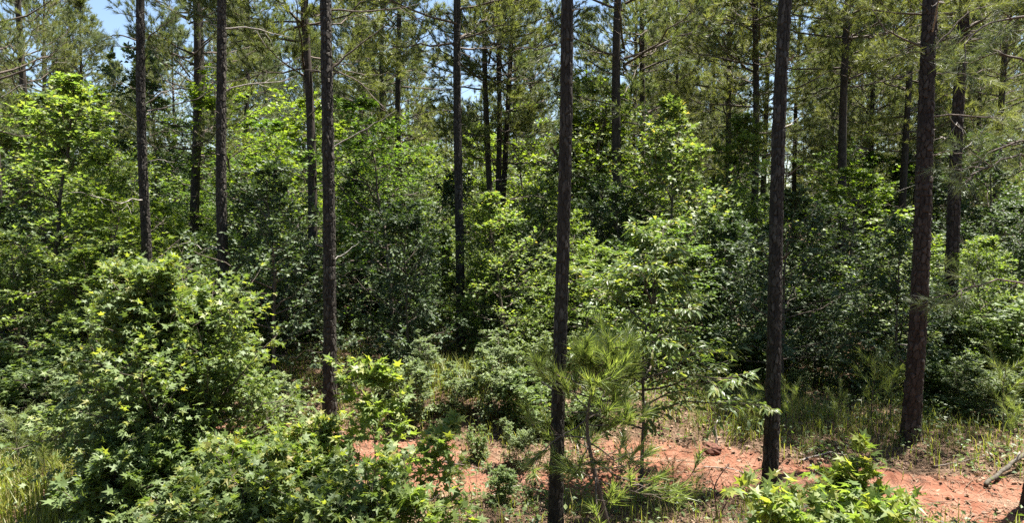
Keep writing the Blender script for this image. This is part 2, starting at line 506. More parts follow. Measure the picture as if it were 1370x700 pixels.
def dead_branch_mesh(seed, L):
    r = np.random.default_rng(seed)
    P = shoots(np.zeros((1, 3)), np.array([[1, 0, .1 + .25 * r.random()]]), np.array([L]), r, up=r.uniform(-.25, .3), k=8, wob=.035)
    g = Geo(); tubes(g, P, np.linspace(.013, .003, 8)[None] * (L / 1.2) ** .5, 5)
    f = r.uniform(.3, .95, (1, 5))
    S = grow(P, f, r.uniform(.15, .5, (1, 5)) * L, .7, r, flat=.9, up=.05, k=4, wob=.08)
    tubes(g, S, np.tile(np.linspace(.006, .002, 4), (5, 1)), 4)
    return g.mesh("dead_branch", M['twig'] if seed % 3 else M['deadwood'], True)
DEADB = [dead_branch_mesh(50 + i, L) for i, L in enumerate((.5, .8, 1.1, 1.4, 1.7, 2.0))]

def stub_mesh(seed, L):
    r = np.random.default_rng(seed)
    P = np.array([[[0, 0, 0], [L * .5, .004, .01], [L, r.normal(0, .012), .01]]]); g = Geo()
    tubes(g, P, np.array([[.014, .010, .005]]), 6)
    return g.mesh("stub", M['deadwood'] if seed == 70 else M['bark_far'], True)
STUBS = [stub_mesh(70, .13), stub_mesh(71, .08), stub_mesh(72, .22)]
def pine(base, axis, H, r, crown, near=None, ndead=4, seed=0, deadz=(1.2, 5.5), crot=0., cs=1.0):
    q = Vector((0, 0, 1)).rotation_difference(Vector(axis).normalized())
    t = empty("pine_tree", base, q)
    rr = random.Random(seed)
    me = TR_NEAR[near] if near is not None else TR_FAR[seed % 3]
    s = Matrix.Diagonal((r / .1, r / .1, H / 16, 1))
    obj("trunk", me, t, zrot(rr.uniform(0, 6.28)).to_matrix().to_4x4() @ s)
    cm = zrot(crot or rr.uniform(0, 6.28)).to_matrix().to_4x4() @ Matrix.Diagonal((cs * H / 16, cs * H / 16, H / 16, 1))
    c = stuff(obj("crown", crown[0], t, cm))
    stuff(obj("limbs", crown[1], c))
    for k in range(7 if near is not None else 0):
        z, a = rr.uniform(.9, 6.4), rr.uniform(0, 6.28)
        obj("stub", STUBS[k % 3], t, Matrix.Translation((math.cos(a) * r * .75, math.sin(a) * r * .75, z)) @ zrot(a).to_matrix().to_4x4() @ Matrix.Rotation(rr.uniform(-.7, .2), 4, 'Y'))
    for k in range(ndead):
        z = rr.uniform(*deadz)
        a = rr.uniform(0, 6.28)
        mt = Matrix.Translation((math.cos(a) * r * .6, math.sin(a) * r * .6, z)) @ zrot(a).to_matrix().to_4x4() @ Matrix.Rotation(rr.uniform(-.4, .25), 4, 'Y')
        obj("dead_branch", DEADB[rr.randrange(6)], t, mt)
    return t

def mw(o):
    return Matrix.Translation(o.location) @ o.rotation_quaternion.to_matrix().to_4x4()

def limb(t, D, pts, r0, mat='twig', dd=0., twigs=3, tufts=0, seed=1, nmat='needle'):
    """a branch of tree t drawn through picture points at depth D (drifting by dd towards its tip)"""
    inv = mw(t).inverted()
    n = len(pts)
    P = np.array([inv @ at(x, y, D + dd * i / (n - 1)) for i, (x, y) in enumerate(pts)])
    r = np.random.default_rng(seed)
    u = np.linspace(0, n - 1, 9)
    Q = np.stack([np.interp(u, np.arange(n), P[:, k]) for k in range(3)], -1)
    Q[1:] += r.normal(0, .012, (8, 3))
    g = Geo(); tubes(g, Q[None], np.linspace(r0, r0 * .3, 9)[None], 6)
    S = None
    if twigs:
        f = r.uniform(.35, 1, (1, twigs)); Lt = np.linalg.norm(P[-1] - P[0])
        S = grow(Q[None], f, r.uniform(.15, .38, (1, twigs)) * Lt, .65, r, flat=1.0, up=.05, k=4, wob=.07)
        tubes(g, S, np.tile(np.linspace(r0 * .4, r0 * .15, 4), (twigs, 1)), 4)
    o = obj("branch", g.mesh("branch", M[mat], True), t)
    if tufts and S is not None:
        T3 = grow(S, np.tile(np.linspace(.3, 1, tufts), (len(S), 1)), np.full((len(S), tufts), .16), .7, r, flat=.9, up=.2, k=3)
        pp, tt = along(T3, np.ones((len(T3), 1)))
        p2, t2 = along(S, np.ones((len(S), 1)))
        ng = Geo(); needles(ng, np.concatenate([pp[:, 0], p2[:, 0]]), np.concatenate([tt[:, 0], t2[:, 0]]), r, 42, .16, .004)
        stuff(obj("needles", ng.mesh("needles", M[nmat]), o))
    return o

def hand_pine(xt, xb, yb, D, wpx, crown, near=None, H=15.5, ground_y=None, ndead=4, seed=0, **kw):
    wpx *= .92 if near is not None else 1.05
    """pine whose trunk runs through (xt, 0) and (xb, yb) at distance D; on the ground at ground_y if its foot shows"""
    if ground_y:
        base = on_ground(xb, ground_y); D = base.y
        top = at(xt, 0, D)
    else:
        top, low = at(xt, 0, D), at(xb, yb, D)
        d = (top - low)
        base = low + d * ((gz(low.x, D) - low.z) / d.z)
    ax = (top - base).normalized()
    return pine(base, ax, H, wpx / 2 / FPX * D, crown, near, ndead, seed, **kw), D

# ------------------------------------------------------------------ pines of the photograph
big = {}
def L(t, label, cat="pine tree", group=None): tag(t, label, cat, group); return t
t1, d1 = hand_pine(189, 197, 325, 13.2, 13.5, CR_HIGH[1], 0, 15, seed=1, ndead=5)
L(t1, "tall pine with twiggy bare side branches rising behind the big left sweetgum bush", group="tall pines in front")
t2, d2 = hand_pine(294, 303, 375, 12.2, 15, CR_HIGH[0], 1, 15.5, seed=2, ndead=1)
L(t2, "tall pine with two long pale dead branches pointing right near its top", group="tall pines in front")
t3, d3 = hand_pine(433, 441, 570, 11, 18, CR_HIGH[1], 0, 16, ground_y=572, seed=3, ndead=0, cs=.6)
L(t3, "tall pine on the road bank with a crooked pale dead branch on its right", group="tall pines in front")
t4, d4 = hand_pine(615, 616, 470, 15.5, 12.5, CR_DENSE, 1, 16, seed=4, ndead=0)
L(t4, "slim straight dark pine standing behind the pale bushes right of the clay patch", group="tall pines in front")
t5, d5 = hand_pine(752, 743, 700, 7.3, 19.5, CR_HIGH[1], 1, 15.5, ground_y=716, seed=5, ndead=0, cs=.6)
L(t5, "thick straight pine directly behind the young pine sapling in the foreground", group="tall pines in front")
t6, d6 = hand_pine(1060, 1029, 650, 8.3, 20, CR_HIGH[0], 0, 16, ground_y=662, seed=6, ndead=0, cs=.6)
L(t6, "tall grey pine leaning right, its foot behind the bright sapling at bottom right", group="tall pines in front")
t7, d7 = hand_pine(1249, 1217, 585, 10, 22.5, CR_HIGH[1], 2, 16, ground_y=590, seed=7, ndead=2, cs=.6, deadz=(5, 6.5))
L(t7, "thickest pine, reddish brown and flared at its foot, leaning right above the roadside", group="tall pines in front")
t8, d8 = hand_pine(1291, 1271, 450, 13, 17, CR_DENSE, 2, 15.5, seed=8, ndead=5, deadz=(3.5, 6.5))
L(t8, "dark pine just right of the thick reddish pine, with a broken white branch", group="tall pines in front")

# dead branches and limbs one can follow in the photograph
limb(t1, d1, [(190, 57), (168, 48), (150, 46), (128, 62)], .018, tufts=4, twigs=5, seed=1, nmat='needle2')
limb(t1, d1, [(192, 66), (165, 62), (140, 60)], .012, tufts=4, twigs=4, seed=2, nmat='needle2')
limb(t1, d1, [(192, 122), (172, 115), (156, 110)], .012, seed=3)
limb(t1, d1, [(198, 52), (215, 35), (236, 22)], .014, tufts=4, twigs=4, seed=4, nmat='needle2')
limb(t1, d1, [(199, 216), (216, 213), (233, 217)], .011, 'deadwood', twigs=1, seed=5)
limb(t1, d1, [(199, 127), (222, 121), (245, 131)], .011, seed=6)
limb(t1, d1, [(200, 182), (222, 172), (250, 176)], .010, seed=7)
limb(t1, d1, [(192, 263), (183, 260), (177, 255)], .010, 'deadwood', twigs=0, seed=8)
limb(t1, d1, [(191, 170), (175, 158), (160, 150)], .010, 'deadwood', twigs=2, seed=9)
limb(t2, d2, [(302, 38), (325, 36), (350, 38), (392, 51)], .017, 'deadwood', twigs=4, seed=10)
limb(t2, d2, [(304, 121), (315, 116), (345, 111), (372, 109), (398, 100)], .018, 'deadwood', twigs=3, seed=11)
limb(t2, d2, [(296, 37), (285, 33), (279, 26)], .012, 'deadwood', twigs=0, seed=12)
limb(t2, d2, [(305, 122), (306, 116), (309, 112)], .012, 'deadwood', twigs=0, seed=13)
limb(t2, d2, [(311, 386), (318, 376), (326, 366)], .014, 'palewood', twigs=0, seed=14)
limb(t2, d2, [(311, 386), (315, 392), (318, 400)], .011, 'palewood', twigs=0, seed=15)
limb(t3, d3, [(440, 13), (480, 14), (520, 12), (560, 5)], .016, twigs=4, seed=16)
limb(t3, d3, [(442, 92), (470, 70), (498, 48), (520, 30)], .017, twigs=3, seed=17)
limb(t3, d3, [(444, 93), (470, 104), (492, 122), (512, 142)], .016, twigs=4, seed=18)
limb(t3, d3, [(446, 197), (470, 182), (492, 172), (510, 160), (529, 146)], .012, 'deadwood', twigs=0, seed=19)
limb(t3, d3, [(449, 347), (463, 338), (480, 324)], .013, 'palewood', twigs=0, seed=20)
limb(t3, d3, [(448, 500), (455, 498), (462, 497)], .011, 'deadwood', twigs=0, seed=21)
limb(t4, d4, [(612, 66), (592, 40), (583, 10)], .014, twigs=2, seed=22)
limb(t4, d4, [(612, 36), (598, 20), (580, 5)], .014, twigs=2, seed=23)
limb(t4, d4, [(613, 101), (585, 104), (540, 106)], .014, twigs=3, seed=24)
limb(t4, d4, [(613, 148), (580, 148), (535, 158)], .014, twigs=3, seed=25)
limb(t4, d4, [(617, 70), (640, 82), (665, 84)], .012, twigs=3, seed=26)
limb(t5, d5, [(745, 59), (720, 65), (690, 62)], .010, twigs=1, seed=27)
limb(t5, d5, [(741, 22), (733, 16), (727, 11)], .010, twigs=0, seed=28)
limb(t5, d5, [(741, 104), (737, 92), (734, 80)], .009, twigs=1, seed=29)
limb(t5, d5, [(755, 118), (763, 112), (771, 110)], .010, 'twig', twigs=0, seed=30)
limb(t6, d6, [(1046, 172), (1062, 166), (1067, 156)], .011, 'palewood', twigs=0, seed=31)
limb(t7, d7, [(1240, 66), (1205, 48), (1180, 38), (1168, 12)], .017, twigs=3, tufts=3, seed=32)
limb(t7, d7, [(1240, 69), (1210, 72), (1178, 80)], .013, twigs=3, tufts=3, seed=33)
limb(t7, d7, [(1252, 62), (1275, 38), (1292, 18), (1310, 10)], .016, twigs=3, tufts=4, seed=34)
limb(t7, d7, [(1249, 100), (1275, 96), (1310, 105)], .013, twigs=3, tufts=3, seed=35)
limb(t7, d7, [(1247, 156), (1280, 152), (1330, 160), (1370, 175)], .015, twigs=5, tufts=4, seed=36)
limb(t7, d7, [(1245, 207), (1270, 203), (1300, 208)], .012, twigs=3, seed=37)
limb(t7, d7, [(1252, 80), (1262, 78), (1278, 74)], .012, twigs=2, tufts=3, seed=38)
limb(t7, d7, [(1228, 370), (1236, 378), (1240, 372)], .008, 'deadwood', twigs=1, seed=39)
limb(t8, d8, [(1288, 200), (1300, 190), (1312, 180), (1320, 166)], .014, 'palewood', twigs=0, seed=40)
limb(t8, d8, [(1297, 42), (1320, 40), (1350, 45)], .018, twigs=4, tufts=4, seed=41)
limb(t8, d8, [(1293, 100), (1320, 92), (1365, 110)], .016, twigs=5, tufts=4, seed=42)

# pine at the right picture edge with low live limbs reaching in
te, de = hand_pine(1450, 1376, 700, 7.8, 20, CR_HIGH[0], 1, 15, seed=9, ndead=0)
L(te, "pine cut by the right picture edge whose low needle-clad limbs reach into view")
limb(te, de, [(1425, 30), (1370, 20), (1320, 30), (1290, 60)], .02, twigs=5, tufts=3, seed=43, nmat='needle2', dd=-.5)
limb(te, de, [(1420, 120), (1370, 80), (1330, 70), (1300, 85)], .02, twigs=5, tufts=3, seed=44, nmat='needle2', dd=.6)
limb(te, de, [(1415, 200), (1370, 185), (1330, 200), (1305, 225)], .018, twigs=5, tufts=3, seed=45, nmat='needle2')
limb(te, de, [(1410, 250), (1370, 205), (1335, 215), (1300, 235)], .018, twigs=5, tufts=3, seed=46, nmat='needle2', dd=-.4)
limb(te, de, [(1400, 385), (1368, 378), (1330, 376), (1280, 392)], .018, twigs=5, tufts=3, seed=47, nmat='needle2', dd=-.3)

# mid-distance pines: (x at top, x lower, y lower, distance, width px, crown set, label)
MIDP = [
 (404, 412, 300, 17, 12, CR_DENSE, 15.5, "medium pine between the pale-branched pine and the bank pine, trunk fading into leaves"),
 (252, 258, 300, 19, 12.5, CR_MID[2], 15.5, "left trunk of the close pair of pines behind the pale-branched pine"),
 (263, 265, 300, 23, 9, CR_MID[1], 16, "right slimmer trunk of the close pair of pines behind the pale-branched pine"),
 (24, 30, 300, 21, 10, CR_LOW[0], 15, "dark pine rising behind the bright broadleaf tree at top left"),
 (-2, 3, 320, 17, 8, CR_MID[1], 14, "pale grey slim pine trunk cut by the left picture edge"),
 (1141, 1132, 245, 18.5, 11, CR_DENSE, 16, "straight dark pine midway between the leaning grey pine and the thick reddish pine"),
 (1009, 1003, 320, 20, 10, CR_MID[2], 16, "straight pine just left of the leaning grey pine, ending in a bright leaf spray"),
 (837, 831, 240, 17.5, 13, CR_MID[1], 15.5, "reddish dark pine right of the sapling's tall pine, largest of three close trunks"),
 (861, 854, 270, 22, 9, CR_MID[0], 16, "right trunk of the three close pines above the long-leaved small tree"),
 (850, 847, 250, 27, 6.5, CR_MID[2], 16, "thin middle trunk of the three close pines above the long-leaved small tree"),
 (653, 659, 400, 21, 8.5, CR_MID[1], 15.5, "left trunk of the dark triple pine cluster right of the slim pine"),
 (664, 662, 400, 21.6, 8, CR_MID[0], 15.5, "middle trunk of the dark triple pine cluster right of the slim pine"),
 (690, 663, 390, 22.3, 8, CR_MID[2], 15.5, "right-leaning trunk of the dark triple pine cluster right of the slim pine"),
 (515, 517, 180, 27, 8, CR_LOW[1], 16, "left of two background pines above the layered maple behind the bank pine"),
 (536, 538, 175, 25, 9, CR_MID[0], 16, "right and thicker of two background pines above the layered maple"),
 (1027, 1020, 325, 26, 7.5, CR_MID[1], 15.5, "slim pine half hidden just left of the leaning grey pine's trunk"),
 (976, 973, 230, 25, 8, CR_MID[2], 16, "dark pine above the white-flecked sweetgum crown right of centre"),
 (1216, 1207, 300, 21, 9, CR_MID[0], 15.5, "slim pine close on the left of the thick reddish pine"),
 (1236, 1221, 300, 23, 8, CR_MID[1], 16, "thin leaning pine partly hidden by the thick reddish pine"),
 (1168, 1158, 280, 27, 8, CR_LOW[1], 14, "dark low-crowned pine between the straight dark pine and the thick reddish pine"),
 (1071, 1066, 250, 28, 6, CR_MID[2], 16, "thin pine just right of the leaning grey pine"),
 (1116, 1113, 240, 33, 5.5, CR_LOW[0], 14, "thin shaded pine left of the straight dark pine at upper right"),
 (1260, 1257, 340, 27, 6, CR_MID[2], 15, "thin pine in the gap between the two reddish pines at right"),
 (106, 109, 220, 29, 7, CR_LOW[0], 12.2, "full bushy pine at upper left, crown top against blue sky"),
 (688, 690, 330, 34, 4.5, CR_MID[1], 16, "very thin pine right of the dark triple pine cluster"),
 (708, 710, 300, 37, 4.5, CR_LOW[1], 15, "very thin pine just left of the sapling's thick pine"),
 (1310, 1300, 300, 26, 7, CR_LOW[0], 15, "shaded pine behind the broken white branch at right"),
 (1345, 1338, 300, 22, 9, CR_LOW[1], 14.5, "dim pine among drooping needles near the right picture edge"),
 (60, 64, 250, 34, 6, CR_LOW[1], 18, "tall pine whose crown fills the top left corner"),
 (478, 480, 200, 32, 6, CR_MID[2], 17, "background pine just right of the bank pine's dead branches"),
 (330, 332, 200, 27, 7, CR_LOW[1], 15, "background pine with dark low crown right of the pale-branched pine"),
 (905, 902, 200, 30, 6, CR_LOW[0], 15, "olive-crowned pine right of the three close pines"),
 (785, 784, 200, 34, 6, CR_LOW[1], 13, "low bluish pine in the sky gap right of the sapling's thick pine"),
]
GRP = "pines standing further back"
for i, (xt, xb, yb, D, w, cr, H, lab) in enumerate(MIDP):
    t, _ = hand_pine(xt, xb, yb, D, w, cr, None, H, seed=20 + i, ndead=(5 if D < 24 else 3), deadz=(2.5, 6.5), cs=.82 if xb < 300 and D < 27 else 1.12 if D < 27 else 1.0)
    L(t, lab, group=GRP)

# ------------------------------------------------------------------ broadleaf prototypes
def broadleaf(seed, H, Rm, base, nprim, mat, tmpl, size, layered=True, nsec=8, ntw=5, nl=5, stems=1, tilt=.4, droop=.25, r0=None, el=(.15, .95), spread=.0, tips=None, split=0, gap=.34):
    """returns dict of meshes: trunk, limbs, foliage (and tip leaves)"""
    r = np.random.default_rng(seed)
    k = 10
    s = np.linspace(0, 1, k)
    st = []
    for j in range(stems):
        a = j * 2.4 + r.uniform(0, 1); lean = spread * r.uniform(.5, 1.1) if stems > 1 else r.normal(0, .04)
        hh = H * (1 if j == 0 else r.uniform(.62, .97))
        x = np.cos(a) * (lean * hh * s ** 1.2) + np.cumsum(r.normal(0, .012 * H, k)) * s; y = np.sin(a) * (lean * hh * s ** 1.2) + np.cumsum(r.normal(0, .012 * H, k)) * s
        st.append(np.stack([x, y, hh * s - .08 * (1 - s)], -1))
    St = np.array(st)
    r0 = r0 or .011 * H
    tg = Geo(); tubes(tg, St, np.tile(r0 * (1 - .88 * s) / math.sqrt(stems), (stems, 1)), 8)
    lg, fg, tp = Geo(), Geo(), Geo()
    n = nprim
    t = np.clip(np.linspace(base, .98, n)[None] + r.normal(0, .02, (stems, n)), base * .8, .99)
    p, T = along(St, t)
    tn = (t - base) / (1 - base)
    prof = (np.clip(1 - tn, 0, 1) ** .75 * (.6 + .4 * np.clip(tn / .3, 0, 1))) * 1.05 + .14
    Lp = Rm * prof * r.uniform(.5, 1.4, t.shape) * (1 if stems == 1 else .6)
    az = np.arange(n)[None] * 2.39996 + r.normal(0, .35, t.shape) + r.uniform(0, 6, (stems, 1))
    e = el[0] + (el[1] - el[0]) * tn ** 1.3 + r.normal(0, .12, t.shape)
    d = np.stack([np.cos(az) * np.cos(e), np.sin(az) * np.cos(e), np.sin(e)], -1)
    P = shoots(p.reshape(-1, 3), d.reshape(-1, 3), Lp.ravel(), r, up=(-.05 if layered else .12), k=6, wob=.05)
    tubes(lg, P, (.003 + .009 * Lp.ravel())[:, None] * np.linspace(1, .3, 6), 5)
    m = nsec
    f = np.clip(np.linspace(.25, .97, m)[None] + r.normal(0, .03, (len(P), m)), .1, .99)
    L2 = (.50 * Lp.reshape(-1, 1) * (1.15 - .8 * f) + .06) * r.uniform(.65, 1.2, f.shape)
    flat = .25 if layered else .8
    S = grow(P, f, L2, .85, r, flat=flat, up=(-.02 if layered else .1), k=4, wob=.06)
    tubes(lg, S, np.full((len(S), 1), .0035) * np.linspace(1, .6, 4), 3)
    f3 = np.clip(np.linspace(.3, .98, ntw)[None] + r.normal(0, .05, (len(S), ntw)), .15, 1)
    L3 = (.38 * L2.reshape(-1, 1) + .05) * r.uniform(.5, 1.2, f3.shape)
    Q = grow(S, f3, L3, .8, r, flat=flat * 1.3, up=0, k=3, wob=.05)
    allP = [];  allA = []; allT = []
    for arr, cnt, lo in ((Q, nl, .15), (S, max(2, nl - 1), .35), (P, 4, .6)):
        ff = np.clip(np.linspace(lo, 1, cnt)[None] + r.normal(0, .06, (len(arr), cnt)), .05, 1)
        pp, tt = along(arr, ff)
        sd = nrm(np.cross(tt, UP) + 1e-6) * np.where(np.arange(cnt) % 2, 1., -1.)[None, :, None]
        tw = r.uniform(.5, 1.3, ff.shape)[..., None] * (1 - .8 * (np.arange(cnt) == cnt - 1))[None, :, None]
        A = nrm(tt + sd * tw - UP * droop * r.uniform(.2, 1.6, ff.shape)[..., None])
        allP.append(pp.reshape(-1, 3)); allA.append(A.reshape(-1, 3))
    LP, LA = np.concatenate(allP), np.concatenate(allA)
    o_ = r.uniform(0, 50, 3); q_ = (LP + o_) / (.16 * H ** .5)
    cl = vnoise(q_[:, 0] + .5 * q_[:, 2], q_[:, 1] - .4 * q_[:, 2], seed) * .5 + vnoise(q_[:, 2] * 1.1 + q_[:, 0] * .3, q_[:, 0] + q_[:, 1], seed + 1) * .5
    kp = cl + r.normal(0, .05, len(LP)) > gap
    LP, LA = LP[kp], LA[kp]
    LS = size * (.45 + .75 * r.random(len(LP)) ** .7)
    out = dict(trunk=tg, limbs=lg)
    if tips:
        hgt = LP[:, 2] / H; rad = np.hypot(LP[:, 0], LP[:, 1]) / Rm
        tipm = r.random(len(LP)) < tips * np.clip(hgt * .8 + rad * .5 - .5, 0, 1)
    else:
        tipm = np.zeros(len(LP), bool)
    if split:
        return out, (LP, LA, LS, tipm)
    leaves(fg, LP[~tipm], LA[~tipm], LS[~tipm], tmpl, r, tilt)
    out['foliage'] = fg.mesh("foliage", mat)
    if tips and tipm.any():
        leaves(tp, LP[tipm], LA[tipm], LS[tipm] * .85, tmpl, r, tilt)
        out['young_leaves'] = tp.mesh("young_leaves", M['gum_tip'])
    out['trunk'] = tg.mesh("trunk", M['twig'], True)
    out['limbs'] = lg.mesh("limbs", M['twig'], True)
    out['H'] = H
    out['nleaf'] = len(LP)
    return out

PR = dict(
 gum_a=broadleaf(101, 6.0, 1.8, .10, 44, M['gum_y'], TRIK, .125, layered=False, nsec=9, ntw=5, nl=5, tips=.35, el=(.1, 1.1)),
 gum_b=broadleaf(102, 5.2, 2.0, .09, 40, M['gum'], TRIK, .125, layered=False, nsec=9, ntw=5, nl=5, tips=.35, el=(.1, 1.0)),
 maple_a=broadleaf(103, 5.6, 2.4, .12, 38, M['maple'], TRIK, .12, layered=True, nsec=10, ntw=5, nl=4, el=(.12, .8)),
 maple_b=broadleaf(104, 5.0, 2.3, .10, 36, M['yellow'], TRIK, .115, layered=True, nsec=10, ntw=5, nl=4, el=(.05, .7)),
 maple_c=broadleaf(105, 6.4, 2.2, .13, 40, M['yellow'], TRIK, .12, layered=True, nsec=9, ntw=5, nl=4, el=(.12, .9)),
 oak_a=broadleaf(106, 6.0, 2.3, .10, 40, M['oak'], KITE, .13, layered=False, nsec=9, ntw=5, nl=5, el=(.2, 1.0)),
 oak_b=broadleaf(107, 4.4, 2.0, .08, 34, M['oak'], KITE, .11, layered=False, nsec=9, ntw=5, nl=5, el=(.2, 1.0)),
 shrub_a=broadleaf(109, 2.0, 1.0, .1, 11, M['privet'], KITE, .075, layered=False, nsec=7, ntw=4, nl=5, stems=5, spread=.35, el=(.4, 1.1)),
 shrub_b=broadleaf(110, 1.5, .9, .08, 9, M['gum'], TRIK, .085, layered=False, nsec=6, ntw=4, nl=4, stems=6, spread=.45, el=(.3, 1.0)),
 shrub_c=broadleaf(111, 2.2, 1.1, .1, 10, M['privet'], OVAL, .09, layered=True, nsec=7, ntw=3, nl=4, stems=4, spread=.3, el=(.2, .9)),
)
for k, v in PR.items(): v['kind'] = k

def make_tree(kind, loc, s, rot, name):
    p = PR[kind]
    t = empty(name, loc, zrot(rot))
    t.scale = (s[0], s[0], s[1])
    tr_ = obj("stems" if kind.startswith('shrub') else "trunk", p['trunk'], t); stuff(obj("limbs", p['limbs'], t))
    if kind.startswith('shrub'): stuff(tr_)
    stuff(obj("foliage", p['foliage'], t))
    if 'young_leaves' in p: stuff(obj("young_leaves", p['young_leaves'], t))
    return t

FIRST = {}
def tree(kind, px, D, ytop=None, label=None, cat="tree", group=None, name="broadleaf_tree", ws=1.0, h=None, rs=random.Random(3)):
    x = (px - 685) / FPX * D / CP
    z = gz(x, D)
    H = h if h else at(px, ytop, D).z - z
    s = H / PR[kind]['H']
    if kind not in FIRST:
        t = make_tree(kind, (x, D, z - .04), (s * ws, s), rs.uniform(0, 6.28), name); FIRST[kind] = t
    else:
        t = copy_tree(FIRST[kind], (x, D, z - .04), zrot(rs.uniform(0, 6.28)), (s * ws, s * ws, s)); t.name = name
        for k_ in ('label', 'category', 'group'):
            if k_ in t: del t[k_]
    if label: tag(t, label, cat, group)
    return t

UG = "broadleaf trees under the pines"
tree('gum_a', 62, 15.5, 108, "bright sweetgum tree with flickering pale leaves at upper left before the dark pine", group=UG, ws=1.12)
tree('gum_a', 135, 17, 200, "light green broadleaf tree to the right of the bright upper left sweetgum", group=UG)
tree('gum_b', 25, 12.5, 320, "leafy green tree at the left edge above the sunny grass", group=UG, ws=1.1)
tree('gum_a', 120, 12, 335, "rounded bright green tree just left of the big sweetgum bush", group=UG, ws=1.3)
tree('maple_c', 338, 19, 118, "yellow-green tree right of the pale-branched pine, its top below a pale dead branch", group=UG, ws=1.1)
tree('maple_b', 415, 21, 140, "yellow-green layered tree around the medium pine left of the bank pine", group=UG)
tree('maple_a', 525, 17, 148, "layered light green maple with tiers of leaves right of the bank pine", group=UG, ws=.95)
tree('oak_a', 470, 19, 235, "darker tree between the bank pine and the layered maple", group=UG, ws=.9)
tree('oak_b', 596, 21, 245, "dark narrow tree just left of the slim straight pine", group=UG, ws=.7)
tree('oak_a', 215, 23, 95, "dark green broadleaf behind the twiggy pine at left", group=UG, ws=.9)
tree('maple_a', 270, 20, 250, "shaded layered tree behind the pale-branched pine", group=UG)
tree('maple_c', 710, 24, 140, "bright tree just left of the sapling's thick pine", group=UG, ws=.8)
tree('maple_b', 785, 20, 115, "bright yellow-green tree right of the sapling's thick pine, reaching the sky gap", group=UG, ws=.95)
tree('oak_a', 800, 17, 255, "dark layered tree behind the long-leaved small tree", group=UG)
tree('gum_b', 905, 16.5, 155, "glossy tree filling the middle right, left of the white-flecked sweetgum", group=UG)
tree('gum_a', 962, 18.5, 160, "sweetgum with white-flecked sunny top left of the straight pine", group=UG, ws=.85)
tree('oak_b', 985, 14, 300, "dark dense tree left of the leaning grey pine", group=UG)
tree('maple_b', 1130, 16, 232, "bright layered tree between the leaning grey pine and the thick reddish pine", group=UG, ws=1.15)
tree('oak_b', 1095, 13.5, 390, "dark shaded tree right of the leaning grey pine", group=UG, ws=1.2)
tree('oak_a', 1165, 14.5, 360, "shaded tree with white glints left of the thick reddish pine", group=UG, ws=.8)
tree('gum_a', 1345, 13.5, 318, "sunlit tree near the right edge below the drooping limbs", group=UG, ws=1.1)
tree('oak_a', 1325, 18, 200, "dim green tree behind the dark pines at right", group=UG)
tree('maple_c', 650, 25, 240, "pale sunlit tree behind the triple pine cluster", group=UG)
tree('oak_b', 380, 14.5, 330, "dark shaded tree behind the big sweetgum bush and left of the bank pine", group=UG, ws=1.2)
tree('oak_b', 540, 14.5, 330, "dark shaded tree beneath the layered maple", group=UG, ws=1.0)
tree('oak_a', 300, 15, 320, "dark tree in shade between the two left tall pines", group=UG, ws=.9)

# scattered understory and pines further back (labelled by their place between the tall front trunks)
BIGX = [194, 299, 437, 615, 748, 1044, 1232]
ORD = "first second third fourth fifth sixth seventh eighth ninth tenth eleventh twelfth thirteenth fourteenth fifteenth sixteenth seventeenth eighteenth nineteenth twentieth twenty-first twenty-second twenty-third twenty-fourth twenty-fifth twenty-sixth".split()
GAP = ["left of the first tall trunk"] + ["between the %s and %s tall trunks" % (ORD[i], ORD[i + 1]) for i in range(6)] + ["right of the seventh tall trunk"]
def label_row(items, what, cat, group):
    """items (object, px): label each by its order in the gap between two tall front trunks"""
    rows = {}
    for o, x in items:
        rows.setdefault(sum(x > b for b in BIGX), []).append((x, o))
    for gi, row in rows.items():
        row.sort(key=lambda a: a[0])
        for k, (x, o) in enumerate(row):
            pos = "only one" if len(row) == 1 else ORD[k] + " from left"
            tag(o, "%s, %s %s" % (what, pos, GAP[gi]), cat, group)

rs = random.Random(12)
def scatter(n, d0, d1, mind, taken, xlo=-40, xhi=1410, tries=6000):
    out = []
    while len(out) < n and tries:
        tries -= 1
        D = math.sqrt(rs.uniform(d0 ** 2, d1 ** 2)); px = rs.uniform(xlo, xhi)
        x = (px - 685) / FPX * D
        if D < 19 and (375 < px < 525 or 920 < px < 1000 or 1060 < px < 1200): continue
        if D < 16.5 and any(abs(px - q) < 48 and D < dq for q, dq in ((197, 13.5), (303, 12.5), (441, 11.3), (616, 16), (1272, 13.5))): continue
        if all((x - a) ** 2 + (D - b) ** 2 > mind ** 2 for a, b in taken):
            taken.append((x, D)); out.append((px, D))
    return out
taken = [(o.location.x, o.location.y) for o in scene.objects if o.parent is None and o.name.startswith("pine_tree")]
rows = []
for i, (px, D) in enumerate(scatter(85, 26, 72, 2.3, taken)):
    x = (px - 685) / FPX * D
    H = rs.uniform(13, 17.5) + (D - 30) * .03
    cr = rs.choice(CR_MID + CR_LOW)
    for a, b, yc in ((80, 185, 95), (578, 612, 150), (690, 748, 120), (764, 800, 110)):
        if a - 900 / D < px < b + 900 / D: H = min(H, CAMZ + (286 - yc) / FPX * D)
    t = pine((x, D, gz(x, D)), (rs.gauss(0, .02), rs.gauss(0, .02), 1), H, rs.uniform(.09, .13), cr, None, 2, 200 + i, (2.5, 6))
    rows.append((t, px))
label_row(rows, "far background pine", "pine tree", "far background pines")
tk2 = [(o.location.x, o.location.y) for o in scene.objects if o.parent is None and o.name.startswith("broadleaf")]
rows = []
